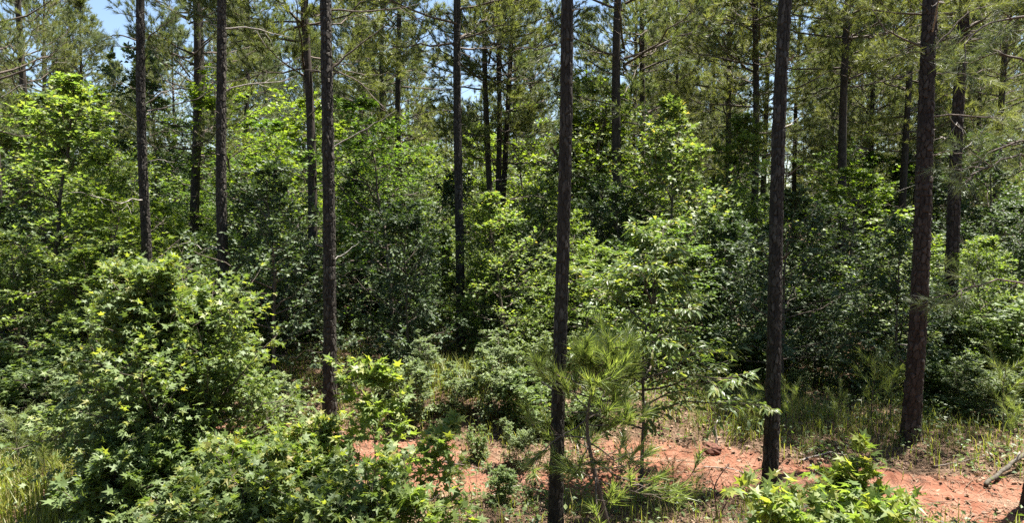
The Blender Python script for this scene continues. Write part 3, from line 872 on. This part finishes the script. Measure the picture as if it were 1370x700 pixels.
for i, (px, D) in enumerate(scatter(34, 12.2, 18, 1.3, tk2) + scatter(115, 18, 52, 1.7, tk2)):
    kind = rs.choice(['gum_a', 'maple_a', 'maple_b', 'maple_c', 'oak_a', 'oak_a', 'oak_b', 'gum_b'])
    if 340 < px < 525 or 930 < px < 1010 or 1050 < px < 1210: kind = rs.choice(['oak_a', 'oak_b', 'oak_a', 'maple_a'])  # mostly dark-leaved kinds here: their colour stands for deep shade in these gaps
    t = tree(kind, px, D, h=rs.uniform(3.5, 6.8) if D > 18 else rs.uniform(2.2, 3.9), name="broadleaf_tree", ws=rs.uniform(.9, 1.25), rs=rs)
    rows.append((t, px, kind))
for ks, what in ((('gum_a',), "tall narrow sweetgum among the others"), (('gum_b',), "broad sweetgum among the others"), (('maple_a',), "mid-green layered tree further back"), (('maple_b', 'maple_c'), "yellow-green tree further back"), (('oak_a', 'oak_b'), "dark green leafy tree further back")):
    label_row([(o, x) for o, x, kk in rows if kk in ks], what, "tree", "leafy trees in the background")

# ------------------------------------------------------------------ shrubs
SG = "shrubs on the forest floor"
rows = []
SHR = [(565, 11.9, 445, 'shrub_c', 1.25), (610, 11.9, 486, 'shrub_a', 1.6), (660, 11.8, 440, 'shrub_c', 1.25), (705, 11.7, 445, 'shrub_a', 1.2), (735, 11.4, 480, 'shrub_c', 1.6), (535, 12.8, 450, 'shrub_a', 1.3),
       (550, 13.6, 445, 'shrub_c', 1.4), (685, 13.8, 420, 'shrub_c', 1.2), (690, 14, 415, 'shrub_a', 1.4), (560, 15, 440, 'shrub_b', 1.4), (720, 15.5, 395, 'shrub_a', 1.3), (510, 11.4, 500, 'shrub_b', 1.3), (395, 11.6, 520, 'shrub_b', 1.5), (355, 10.3, 510, 'shrub_a', 1.5), (460, 12.1, 515, 'shrub_a', 1.5), (555, 10.9, 478, 'shrub_a', 1.2), (610, 10.9, 492, 'shrub_a', 1.25), (665, 10.8, 475, 'shrub_a', 1.2), (715, 10.6, 500, 'shrub_b', 1.6), (780, 10.5, 520, 'shrub_b', 1.6), (505, 12.4, 500, 'shrub_b', 1.3), (470, 13, 490, 'shrub_c', 1.3),
       (640, 9.3, 572, 'shrub_b', .9), (695, 9.0, 562, 'shrub_a', 1.0), (670, 7.8, 620, 'shrub_b', 1.), (585, 9.6, 570, 'shrub_c', .9), (615, 8.6, 625, 'shrub_c', .9), (710, 7.9, 640, 'shrub_a', .8), (395, 12.2, 520, 'shrub_a', 1.5), (840, 9.3, 600, 'shrub_a', .7),
       (345, 14, 460, 'shrub_b', 1.5), (400, 14.5, 470, 'shrub_b', 1.5), (20, 10.8, 470, 'shrub_b', 1.6), (75, 10.6, 490, 'shrub_c', 1.4), (130, 9.8, 545, 'shrub_b', 1.5), (60, 9.5, 550, 'shrub_b', 1.3), (0, 9.6, 540, 'shrub_c', 1.3),
       (170, 11, 490, 'shrub_c', 1.6), (1075, 12.2, 490, 'shrub_a', 1.3), (1120, 12.6, 480, 'shrub_c', 1.4), (1165, 12, 495, 'shrub_a', 1.2), (1270, 11.6, 470, 'shrub_b', 1.5), (1300, 11, 490, 'shrub_c', 1.5), (1255, 10.6, 545, 'shrub_b', 1.2),
       (1345, 10.6, 480, 'shrub_a', 1.5), (1320, 12.5, 420, 'shrub_a', 1.5), (1370, 12.4, 400, 'shrub_b', 1.6), (1255, 14.5, 430, 'shrub_c', 1.4), (960, 11.6, 500, 'shrub_c', 1.4), 
       (800, 11.2, 490, 'shrub_a', 1.5), (790, 13.2, 430, 'shrub_a', 1.4), (1000, 14, 430, 'shrub_b', 1.5), (1045, 14.5, 440, 'shrub_a', 1.4), (1200, 14, 430, 'shrub_b', 1.5)]
for px, D, yt, k, w in SHR:
    rows.append((tree(k, px, D, yt, name="shrub", ws=w, rs=rs), px, k))
tk3 = [(o.location.x, o.location.y) for o in scene.objects if o.parent is None and o.name.startswith("shrub")]
for px, D in scatter(150, 11.6, 34, 1.0, tk3):
    k = rs.choice(['shrub_a', 'shrub_b', 'shrub_c'])
    rows.append((tree(k, px, D, h=rs.uniform(1.2, 2.8), name="shrub", ws=rs.uniform(.9, 1.4), rs=rs), px, k))
for k, what in (('shrub_a', "dense small-leaved pale shrub"), ('shrub_b', "many-stemmed star-leaved shrub"), ('shrub_c', "loose oval-leaved shrub")):
    label_row([(o, x) for o, x, kk in rows if kk == k], what, "shrub", SG)

# ------------------------------------------------------------------ near saplings with leaves as objects of their own
LEAFC = {}
def leaf_mesh(tmpl, mat):
    k = (id(tmpl), mat)
    if k not in LEAFC:
        g = Geo(); g.add(*tmpl); LEAFC[k] = g.mesh("leaf", M[mat])
    return LEAFC[k]
def near_bush(name, px, D, ytop, label, seed, Rm, stems, nprim, size=.11, spread=.2, base=.08, nsec=6, ntw=4, nl=5, tips=.5, cat="sapling", nobj=300, layered=False, el=(.3, 1.05), r0=None, group=None, tilt=.5, droop=.3, tmpl=STAR, mat='gum'):
    x = (px - 685) / FPX * D / CP
    z = gz(x, D); H = at(px, ytop, D).z - z
    out, (LP, LA, LS, tip) = broadleaf(seed, H, Rm, base, nprim, None, tmpl, size, layered=layered, nsec=nsec, ntw=ntw, nl=nl, stems=stems, spread=spread, tips=tips, split=1, el=el, r0=r0, droop=droop)
    t = tag(empty(name, (x, D, z - .03)), label, cat, group)
    SV, SF = out['trunk'].v[0], out['trunk'].f[0]
    nv, nf = len(SV) // stems, len(SF) // stems
    for j in range(stems):
        sg = Geo(); sg.add(SV[j * nv:(j + 1) * nv], SF[j * nf:(j + 1) * nf] - j * nv)
        obj("stem" if cat != "tree" else "trunk", sg.mesh("stem", M['twig'], True), t)
    stuff(obj("limbs", out['limbs'].mesh("limbs", M['twig'], True), t))
    r = np.random.default_rng(seed + 1)
    c = np.array([-x, -D, CAMZ - z])
    score = np.linalg.norm(LP - c, axis=1) + r.normal(0, .12, len(LP))
    order = np.argsort(score)
    B, A, N = leaf_frames(LA, r, tilt)
    one = order[:nobj]
    for i in one:
        s = LS[i]
        mt = Matrix(((B[i][0] * s, A[i][0] * s, N[i][0] * s, LP[i][0]), (B[i][1] * s, A[i][1] * s, N[i][1] * s, LP[i][1]), (B[i][2] * s, A[i][2] * s, N[i][2] * s, LP[i][2]), (0, 0, 0, 1)))
        obj("leaf", leaf_mesh(STARS[i % 4] if tmpl is STAR else tmpl, 'gum_tip' if tip[i] else mat), t, mt)
    rest = order[nobj:]
    for sel, mname, mat in ((rest[~tip[rest]], "foliage", M[mat]), (rest[tip[rest]], "young_leaves", M['gum_tip'])):
        if len(sel):
            g = Geo()
            for q in range(4):
                sq = sel[q::4]
                if len(sq): leaves(g, LP[sq], LA[sq], LS[sq], STARS[q] if tmpl is STAR else tmpl, r, tilt)
            stuff(obj(mname, g.mesh(mname, mat), t))
    return t

near_bush("broadleaf_tree", 862, 8.3, 322, "small tree with long drooping glossy leaves right of the pine sapling", 108, 1.32, 1, 30, size=.118, base=.27, nsec=10, ntw=4, nl=4, cat="tree", layered=True, el=(.3, .95), r0=.028, droop=.3, tmpl=LONG, mat='hick', tips=.3)
near_bush("sweetgum_bush", 232, 8.0, 362, "big star-leaved sweetgum bush dominating the lower left, sunlit on its right", 301, 2.05, 8, 22, spread=.17, size=.08, nsec=9, ntw=5, nl=4, cat="bush", base=.05)
near_bush("sweetgum_bush", 350, 6.6, 598, "bright sweetgum bush at bottom left beside the bank pine", 302, 1.2, 7, 14, spread=.5, size=.085, nsec=7, ntw=5, nl=4, cat="bush", base=.06, mat='gum_y')
near_bush("sweetgum_bush", 290, 5.9, 620, "low sweetgum bush at the bottom edge below the big bush", 303, 1.2, 6, 11, spread=.5, size=.082, nsec=7, ntw=5, nl=4, cat="bush", base=.06)
near_bush("sweetgum_sapling", 500, 6.9, 500, "slender single-stemmed sweetgum sapling in front of the clay patch", 304, .62, 1, 13, size=.105, nsec=5, ntw=3, nl=4, base=.42, r0=.014, mat='gum_y')
near_bush("sweetgum_sapling", 545, 5.9, 590, "spreading sweetgum sapling with yellow tips at the bottom, right of the slender one", 305, .95, 3, 9, size=.10, spread=.35, nsec=5, ntw=3, nl=4, base=.2, mat='gum_y')
near_bush("sweetgum_sapling", 450, 5.7, 630, "low sweetgum sapling at the bottom below the bank pine's foot", 306, .85, 4, 9, size=.09, spread=.4, nsec=5, ntw=3, nl=4, base=.1)
near_bush("sweetgum_sapling", 1120, 5.0, 652, "bright sweetgum sapling cut by the bottom edge before the leaning grey pine", 307, 1.0, 6, 12, size=.105, spread=.55, nsec=5, ntw=3, nl=4, base=.2, tips=.8, mat='gum_y')
near_bush("sweetgum_bush", 165, 7.0, 590, "shaded dark bush at bottom left, left of the big sweetgum bush", 308, .9, 6, 12, size=.10, spread=.4, nsec=6, ntw=4, nl=4, base=.05, cat="bush", tips=.1)

# ------------------------------------------------------------------ pine sapling and seedlings
def pine_sapling(px, D, pts, label, seed, nl=36, Ls=.74, ln=.175, nn=30, cat="pine sapling", w=.0085):
    base = at(*pts[0], D); base.z = gz(base.x, D)
    t = tag(empty("pine_sapling", base, Quaternion()), label, cat)
    r = np.random.default_rng(seed)
    P = np.array([at(x, y, D) - base for x, y in pts]); P[0, 2] = -.05
    u = np.linspace(0, len(pts) - 1, 14)
    Q = np.stack([np.interp(u, np.arange(len(pts)), P[:, k]) for k in range(3)], -1)
    g = Geo(); tubes(g, Q[None], np.linspace(.026, .007, 14)[None], 8)
    obj("stem", g.mesh("stem", M['twig'], True), t)
    f = np.sort(r.uniform(.30, .97, (1, nl)) ** 1.15)
    p, T = along(Q[None], f)
    az = np.arange(nl) * 2.4 + r.normal(0, .3, nl); el = -.25 + .9 * np.clip(f[0] - .38, 0, 1) / .6 + r.normal(0, .2, nl)
    d = nrm(np.stack([np.cos(az) * np.cos(el) + .22, np.sin(az) * np.cos(el), np.sin(el)], -1))
    Ln = Ls * (1.1 - .8 * np.clip(f[0] - .42, 0, 1) / .55) * r.uniform(.45, 1.15, nl)
    S = shoots(p[0], d, Ln, r, up=.22, k=6, wob=.05)
    tw = grow(S, np.tile(np.linspace(.45, .9, 3), (nl, 1)), np.tile(Ln[:, None] * .35, (1, 3)), .7, r, flat=.6, up=.4, k=4)
    lg = Geo()
    for i in range(nl):
        bg_ = Geo(); tubes(bg_, S[i:i + 1], np.linspace(.008, .004, 6)[None], 5); tubes(bg_, tw[i * 3:i * 3 + 3], np.tile(np.linspace(.005, .003, 4), (3, 1)), 4)
        b = obj("branch", bg_.mesh("branch", M['twig'], True), t)
        ng = Geo()
        for arr in (S[i:i + 1], tw[i * 3:i * 3 + 3]):
            for ff in (.8, 1.):
                pp, tt = along(arr, np.full((len(arr), 1), ff))
                needles(ng, pp[:, 0], nrm(tt[:, 0] + UP * .35), r, nn, ln, w, (.1, .85))
        stuff(obj("needles", ng.mesh("needles", M['needle_y']), b))
    ng = Geo(); needles(ng, Q[-3:], nrm(np.gradient(Q, axis=0))[-3:], r, nn * 2, ln, w)
    stuff(obj("needles", ng.mesh("needles", M['needle_y']), t))
    return t
pine_sapling(800, 6.5, [(826, 790), (810, 690), (792, 620), (784, 570), (790, 530), (798, 500), (800, 478)], "young pine sapling with feathery bright needles and bent dark stem before the thick pine", 401)

def seedling_mesh(seed, h):
    r = np.random.default_rng(seed)
    P = np.array([[0, 0, -.03], [.01, 0, h * .4], [.0, .02, h * .75], [.02, .01, h]])
    g = Geo(); tubes(g, P[None], np.array([[.008, .007, .005, .004]]), 5)
    n = 7
    f = np.linspace(.3, .95, n)[None]; p, T = along(P[None], f)
    az = np.arange(n) * 2.4; d = np.stack([np.cos(az) * .7, np.sin(az) * .7, 0 * az + .7], -1)
    S = shoots(p[0], d, np.full(n, h * .28), r, up=.3, k=4)
    tubes(g, S, np.full((n, 4), .003), 4)
    ng = Geo()
    for arr in (S, P[None]):
        for ff in (.5, .75, 1.):
            pp, tt = along(arr, np.full((len(arr), 1), ff)); needles(ng, pp[:, 0], tt[:, 0], r, 30, .17, .0045, (.1, .9))
    return g.mesh("stem", M['twig'], True), ng.mesh("needles", M['needle_y'])
SEED = [seedling_mesh(410, .7), seedling_mesh(411, .95)]
rows = []
for i, (px, py, s) in enumerate([(1000, 588, .8), (1060, 592, .8), (935, 590, .7), (1165, 575, 1.1), (1190, 572, 1.2), (1340, 588, 1.1), (1355, 600, .8), (900, 675, .5), (930, 685, .5), (1120, 590, .7), (60, 655, .9), (25, 640, .8)]):
    b = on_ground(px, py)
    t = empty("pine_seedling", b, zrot(i * 1.3)); t.scale = (s, s, s)
    st, nd = SEED[i % 2]
    obj("stem", st, t); stuff(obj("needles", nd, t))
    rows.append((t, px))
label_row(rows, "small grassy pine seedling", "pine seedling", "pine seedlings by the clay road")

# ------------------------------------------------------------------ dead shrub, log, fallen branches, clod
def poly_branch(name, pts, r0, mat, label=None, cat=None, parent=None, seed=0, sides=7, k=16, lump=.08, end=.4):
    r = np.random.default_rng(seed)
    P = np.array(pts, float); n = len(P)
    u = np.linspace(0, n - 1, k)
    Q = np.stack([np.interp(u, np.arange(n), P[:, i]) for i in range(3)], -1)
    Q += r.normal(0, r0 * .25, Q.shape)
    rad = np.linspace(r0, r0 * end, k) * (1 + r.normal(0, lump, k))
    g = Geo(); tubes(g, Q[None], rad[None], sides)
    i0 = np.arange(sides)
    g.add(np.zeros((0, 3)), np.array([i0[::-1], i0 + (k - 1) * sides]) - g.n)
    o = obj(name, g.mesh(name, M[mat], True), parent)
    if label: tag(o, label, cat)
    return o, Q

def gp(px, py, up=0.):
    p = on_ground(px, py); return (p.x, p.y, p.z + up)

ds_b = on_ground(960, 700)
ds = tag(empty("dead_shrub", ds_b), "leafless reddish dead shrub of thin forked stems on the clay before the leaning pine", "dead shrub")
Dd = ds_b.y
for i, pts in enumerate([[(960, 702), (957, 670), (956, 650), (966, 632), (976, 621)], [(960, 702), (968, 680), (976, 668), (992, 661), (999, 648), (1005, 640), (1016, 640)], [(972, 672), (972, 658), (971, 645)],
                         [(957, 655), (951, 640), (948, 628)], [(992, 661), (1000, 672), (1003, 680)], [(999, 648), (995, 636), (990, 628)]]):
    poly_branch("stem", [at(x, y, Dd + .05 * i) - ds_b for x, y in pts], .010 if i < 2 else .006, 'redtwig', None, None, ds, i, 5, 10)

lg0, lg1 = Vector(gp(1316, 652, .03)), Vector(gp(1400, 608, .2))
lo, Q = poly_branch("log_body", [lg0, lg0.lerp(lg1, .5) + Vector((0, 0, .02)), lg1], .028, 'log', None, None, None, 3, 12, 20, .06, .9)
lt = tag(empty("fallen_log", (0, 0, 0)), "short grey fallen log slanting out of the right picture edge over reddish soil", "log")
lt.location = lg0
lo.parent = lt; lo.location = -lg0; lo.name = "log_body"
poly_branch("knot_stub", [lg0.lerp(lg1, .45) - lg0, lg0.lerp(lg1, .5) - lg0 + Vector((0, -.05, .14))], .02, 'deadwood', None, None, lt, 4, 6, 4)

FB = [([gp(470, 632, .05), gp(540, 628, .12), gp(600, 629, .1), gp(690, 640, .04)], .022, 'twig', "long dark fallen branch lying across the shade below the clay patch"),
      ([gp(770, 612, .3), gp(776, 630, .15), gp(782, 655, .02)], .009, 'deadwood', "grey broken stick leaning on the ground behind the pine sapling"),
      ([gp(1000, 690, .02), gp(1020, 676, .03), gp(1036, 668, .02)], .012, 'redtwig', "short dark stick on the clay at the leaning pine's foot"),
      ([gp(1070, 622, .06), gp(1110, 612, .07), gp(1160, 618, .03)], .012, 'deadwood', "grey stick in dry grass between the leaning pine and the thick pine"),
      ([gp(940, 628, .03), gp(975, 632, .05), gp(1012, 640, .02)], .009, 'deadwood', "thin grey twig lying on the clay left of the leaning pine"),
      ([gp(655, 670, .03), gp(690, 655, .05), gp(735, 662, .02)], .014, 'deadwood', "grey fallen stick on dark soil left of the thick pine's foot"),
      ([gp(890, 655, .02), gp(915, 648, .03), gp(930, 650, .02)], .008, 'redtwig', "small reddish twig on the sunny clay right of the small tree"),
      ([gp(1250, 628, .03), gp(1290, 622, .05), gp(1320, 612, .02)], .012, 'twig', "dark stick behind the fallen log at right")]
for i, (pts, r0, mt, lab) in enumerate(FB):
    poly_branch("fallen_branch", pts, r0, mt, lab, "branch", None, 20 + i, 6, 18, .15)
sb = on_ground(958, 600)
poly_branch("standing_stick", [at(957, 601, sb.y), at(959, 585, sb.y), at(957, 572, sb.y), at(960, 562, sb.y)], .014, 'palewood', "pale upright broken stick at the back edge of the clay", "stick", None, 31, 6, 8)

def clod(px, py, s, label, seed):
    b = on_ground(px, py)
    r = np.random.default_rng(seed)
    nu, nv = 18, 12
    u, v = np.meshgrid(np.arange(nu) / nu * 2 * np.pi, np.linspace(.02, np.pi - .02, nv))
    d = np.stack([np.cos(u) * np.sin(v), np.sin(u) * np.sin(v), np.cos(v)], -1)
    rad = s * (1 + .7 * fbm(d[..., 0] * 2.2 + seed, d[..., 2] * 2.2 + d[..., 1] * 1.7, seed) + .3 * fbm(d[..., 0] * 7, d[..., 2] * 7 + d[..., 1] * 5, seed + 3))
    V = d * rad[..., None] * np.array([1.2, 1, .8])
    i = np.arange(nu * nv).reshape(nv, nu); nx = np.roll(i, -1, 1)
    g = Geo(); g.add(V.reshape(-1, 3), np.stack([i[:-1], i[1:], nx[1:], nx[:-1]], -1).reshape(-1, 4))
    o = obj("soil_clod", g.mesh("soil_clod", M['clod'])); o.location = (b.x, b.y, b.z + s * .4)
    return tag(o, label, "soil clod")
m, nt, b, out = nodes("red_soil")
nz = nt.nodes.new("ShaderNodeTexNoise"); nz.inputs["Scale"].default_value = 14
nt.links.new(ramp(nt, nz.outputs[0], [(.3, (.05, .018, .011)), (.7, (.13, .05, .03))]), b.inputs["Base Color"]); b.inputs["Roughness"].default_value = .95
M['clod'] = m
clod(953, 606, .11, "dark red lump of dug soil at the back edge of the clay", 1)
clod(938, 612, .06, "small red soil clod left of the dark soil lump", 2)

# ------------------------------------------------------------------ grass, weeds, litter (nobody could count them)
def scat_xy(n, x0, x1, y0, y1, r, dens=None):
    x, y = r.uniform(x0, x1, n), r.uniform(y0, y1, n)
    if dens is not None:
        k = r.random(n) < dens(x, y); x, y = x[k], y[k]
    return x, y

def blades(g, x, y, h, r, w=.006, bend=.45):
    n = len(x)
    z = ground_h(x, y)
    az = r.uniform(0, 6.28, n)
    d = np.stack([np.cos(az), np.sin(az), 0 * az], -1); s = np.stack([-np.sin(az), np.cos(az), 0 * az], -1) * w
    p = np.stack([x, y, z - .01], -1)
    b = bend * r.uniform(.2, 1.3, n)
    m1 = p + UP * (h * .55)[:, None] + d * (h * b * .25)[:, None]
    tp = p + UP * (h * (1 - .25 * b))[:, None] + d * (h * b)[:, None]
    V = np.stack([p - s, p + s, m1 - s * .8, m1 + s * .8, tp], 1).reshape(-1, 3)
    i = np.arange(n) * 5
    g.add(V, np.stack([np.stack([i, i + 1, i + 3], -1), np.stack([i, i + 3, i + 2], -1), np.stack([i + 2, i + 3, i + 4], -1)], 1).reshape(-1, 3))

r = np.random.default_rng(77)
def grass_den(x, y):
    n = sstep(.0, .22, fbm(x * .9, y * .9, 60) + .06)
    off = 1 - road_mask(x, y)
    a = np.exp(-(((x + 5.6) / 1.3) ** 2 + ((y - 8.0) / 1.3) ** 2)) * 3          # sunny corner lower left
    b2 = np.exp(-(((x + 1.1) / 1.2) ** 2 + ((y - 12.0) / .8) ** 2)) * 1.6         # on the bank
    c = np.exp(-(((x - 4.6) / 1.6) ** 2 + ((y - 10.6) / .9) ** 2)) * 1.0          # dry grass right
    return np.clip((.09 + .18 * n + a + .45 * b2 + .6 * c) * off, 0, 1)
g = Geo()
x, y = scat_xy(150000, -11, 11, 6, 17, r, grass_den)
# clumped
cx = x + r.normal(0, .02, len(x))
h = r.uniform(.10, .34, len(x)) * (1 + .9 * np.exp(-(((x + 1.1) / 1.2) ** 2 + ((y - 12.0) / .8) ** 2)) + .5 * np.exp(-(((x + 5.6) / 1.4) ** 2 + ((y - 8.0) / 1.3) ** 2)))
blades(g, cx, y, h, r)
go = stuff(obj("grass", g.mesh("grass", M['grass'])))
tag(go, "sparse yellow-green grass on the bank and forest floor", "grass")

g = Geo()
nc = 4200
x, y = scat_xy(nc * 3, -14, 14, 6, 22, r, lambda x, y: np.clip(.5 * (1 - road_mask(x, y) * .97), 0, 1))
k = 12
X2 = np.repeat(x, k) + r.normal(0, .09, len(x) * k); Y2 = np.repeat(y, k) + r.normal(0, .09, len(x) * k)
Z2 = ground_h(X2, Y2) + r.uniform(.02, .30, len(X2)) * np.repeat(r.uniform(.3, 1.2, len(x)), k)
az = r.uniform(0, 6.28, len(X2)); A = np.stack([np.cos(az), np.sin(az), r.normal(.1, .3, len(X2))], -1)
leaves(g, np.stack([X2, Y2, Z2], -1), A, r.uniform(.035, .085, len(X2)), KITE, r, .4)
go = stuff(obj("weeds", g.mesh("weeds", M['weed'])))
tag(go, "low leafy weeds covering the forest floor", "weeds")

g = Geo()
x, y = scat_xy(26000, -11, 11, 6, 16, r, lambda x, y: np.clip(1 - road_mask(x, y) * .6, 0, 1))
az = r.uniform(0, 6.28, len(x)); A = np.stack([np.cos(az), np.sin(az), r.normal(.05, .2, len(x))], -1)
leaves(g, np.stack([x, y, ground_h(x, y) + .012], -1), A, r.uniform(.04, .10, len(x)), KITE, r, .45)
x, y = scat_xy(125000, -11, 11, 6, 15, r, lambda x, y: np.clip(1 - road_mask(x, y) * (.35 + .5 * (fbm(x * 1.3, y * 2.2, 71) > 0)), 0, 1))
for o in (t3, t5, t6, t7, te):
    q_ = np.abs(r.normal(.12, .16, 420)) + .1; a_ = r.uniform(0, 6.28, 420)
    x = np.append(x, o.location.x + np.cos(a_) * q_); y = np.append(y, o.location.y + np.sin(a_) * q_)
az = r.uniform(0, 6.28, len(x)); d = np.stack([np.cos(az), np.sin(az), r.normal(.06, .12, len(x))], -1)
p = np.stack([x, y, ground_h(x, y) + .012], -1); s = np.stack([-np.sin(az), np.cos(az), 0 * az], -1) * .0035
Ln = r.uniform(.10, .24, len(x))[:, None]
V = np.stack([p - s, p + s, p + d * Ln], 1).reshape(-1, 3)
g.add(V, np.arange(len(V)).reshape(-1, 3))
nt_ = 520
x, y = scat_xy(nt_, -10, 10, 6, 15, r)
az = r.uniform(0, 6.28, len(x)); Lt = r.uniform(.12, .55, len(x))
s_ = np.linspace(-.5, .5, 4)
tx = x[:, None] + np.cos(az)[:, None] * Lt[:, None] * s_ + r.normal(0, .012, (len(x), 4)); ty = y[:, None] + np.sin(az)[:, None] * Lt[:, None] * s_
tw = np.stack([tx, ty, ground_h(tx, ty) + .014 + r.uniform(0, .03, (len(x), 1))], -1)
tubes(g, tw, r.uniform(.003, .008, (len(x), 1)) * np.linspace(1, .5, 4), 4)
go = stuff(obj("leaf_litter", g.mesh("leaf_litter", M['straw'])))
tag(go, "brown pine straw and dead leaves strewn beside the clay road", "leaf litter")

# ------------------------------------------------------------------ the far wood that reads as one mass
def wood_mass(name, label, x, y, hh, m, seed, size, wide0=2.3, low=.8):
    r = np.random.default_rng(seed)
    n = len(x)
    P = np.stack([np.stack([x, y, 0 * x - .3], -1), np.stack([x + r.normal(0, .3, n), y, hh], -1)], 1)
    g = Geo(); tubes(g, P, np.stack([np.full(n, .13), np.full(n, .03)], 1), 5)
    fw = tag(empty(name, (0, 0, 0)), label, "woods"); fw['kind'] = 'stuff'
    stuff(obj("far_trunks", g.mesh("far_trunks", M['bark_far']), fw))
    g = Geo()
    tt = r.random((n, m)); zz = low + (hh[:, None] - low) * tt
    wide = wide0 * r.uniform(.8, 1.15, (n, 1)) * (1.05 - tt) ** .6
    a = r.uniform(0, 6.28, (n, m)); rr_ = wide * np.sqrt(r.random((n, m)))
    Pc = np.stack([x[:, None] + np.cos(a) * rr_, y[:, None] + np.sin(a) * rr_, zz], -1).reshape(-1, 3)
    Pc = Pc[fbm(Pc[:, 0] * .9 + Pc[:, 1] * .3, Pc[:, 2] * 1.1, 5, 2) > -.07]
    az = r.uniform(0, 6.28, len(Pc)); A = np.stack([np.cos(az), np.sin(az), r.normal(0, .5, len(Pc))], -1)
    leaves(g, Pc, A, r.uniform(*size, len(Pc)), KITE, r, .7)
    stuff(obj("far_foliage", g.mesh("far_foliage", M['needle2']), fw))
r = np.random.default_rng(91)
D = np.sqrt(r.uniform(60 ** 2, 125 ** 2, 420)); px = r.uniform(-120, 1490, 420)
wood_mass("far_woods", "far mass of woods closing the view behind the pines", (px - 685) / FPX * D, D, r.uniform(11, 16, 420), 270, 91, (.25, .5))
# unseen trees beside and behind the viewpoint, added to hold back skylight
x, y = r.uniform(-38, 38, 420), r.uniform(-36, 26, 420)
k = ((y < -4.5) | (np.abs(x) > .86 * y + 7.5)) & (np.hypot(x, y) > 5.5)
k &= ~((x > 0) & (y > 3) & (x < 14))
wood_mass("added_unseen_woods", "unseen woods added beside and behind the viewpoint to block skylight", x[k], y[k], r.uniform(9, 15, k.sum()), 270, 92, (.25, .5), 2.2, .4)

tri = sum(len(me.loops) - 2 * len(me.polygons) for me in bpy.data.meshes)
open("/tmp/stat.txt","w").write(str((tri, len(scene.objects), {k: v["nleaf"] for k, v in PR.items()})))
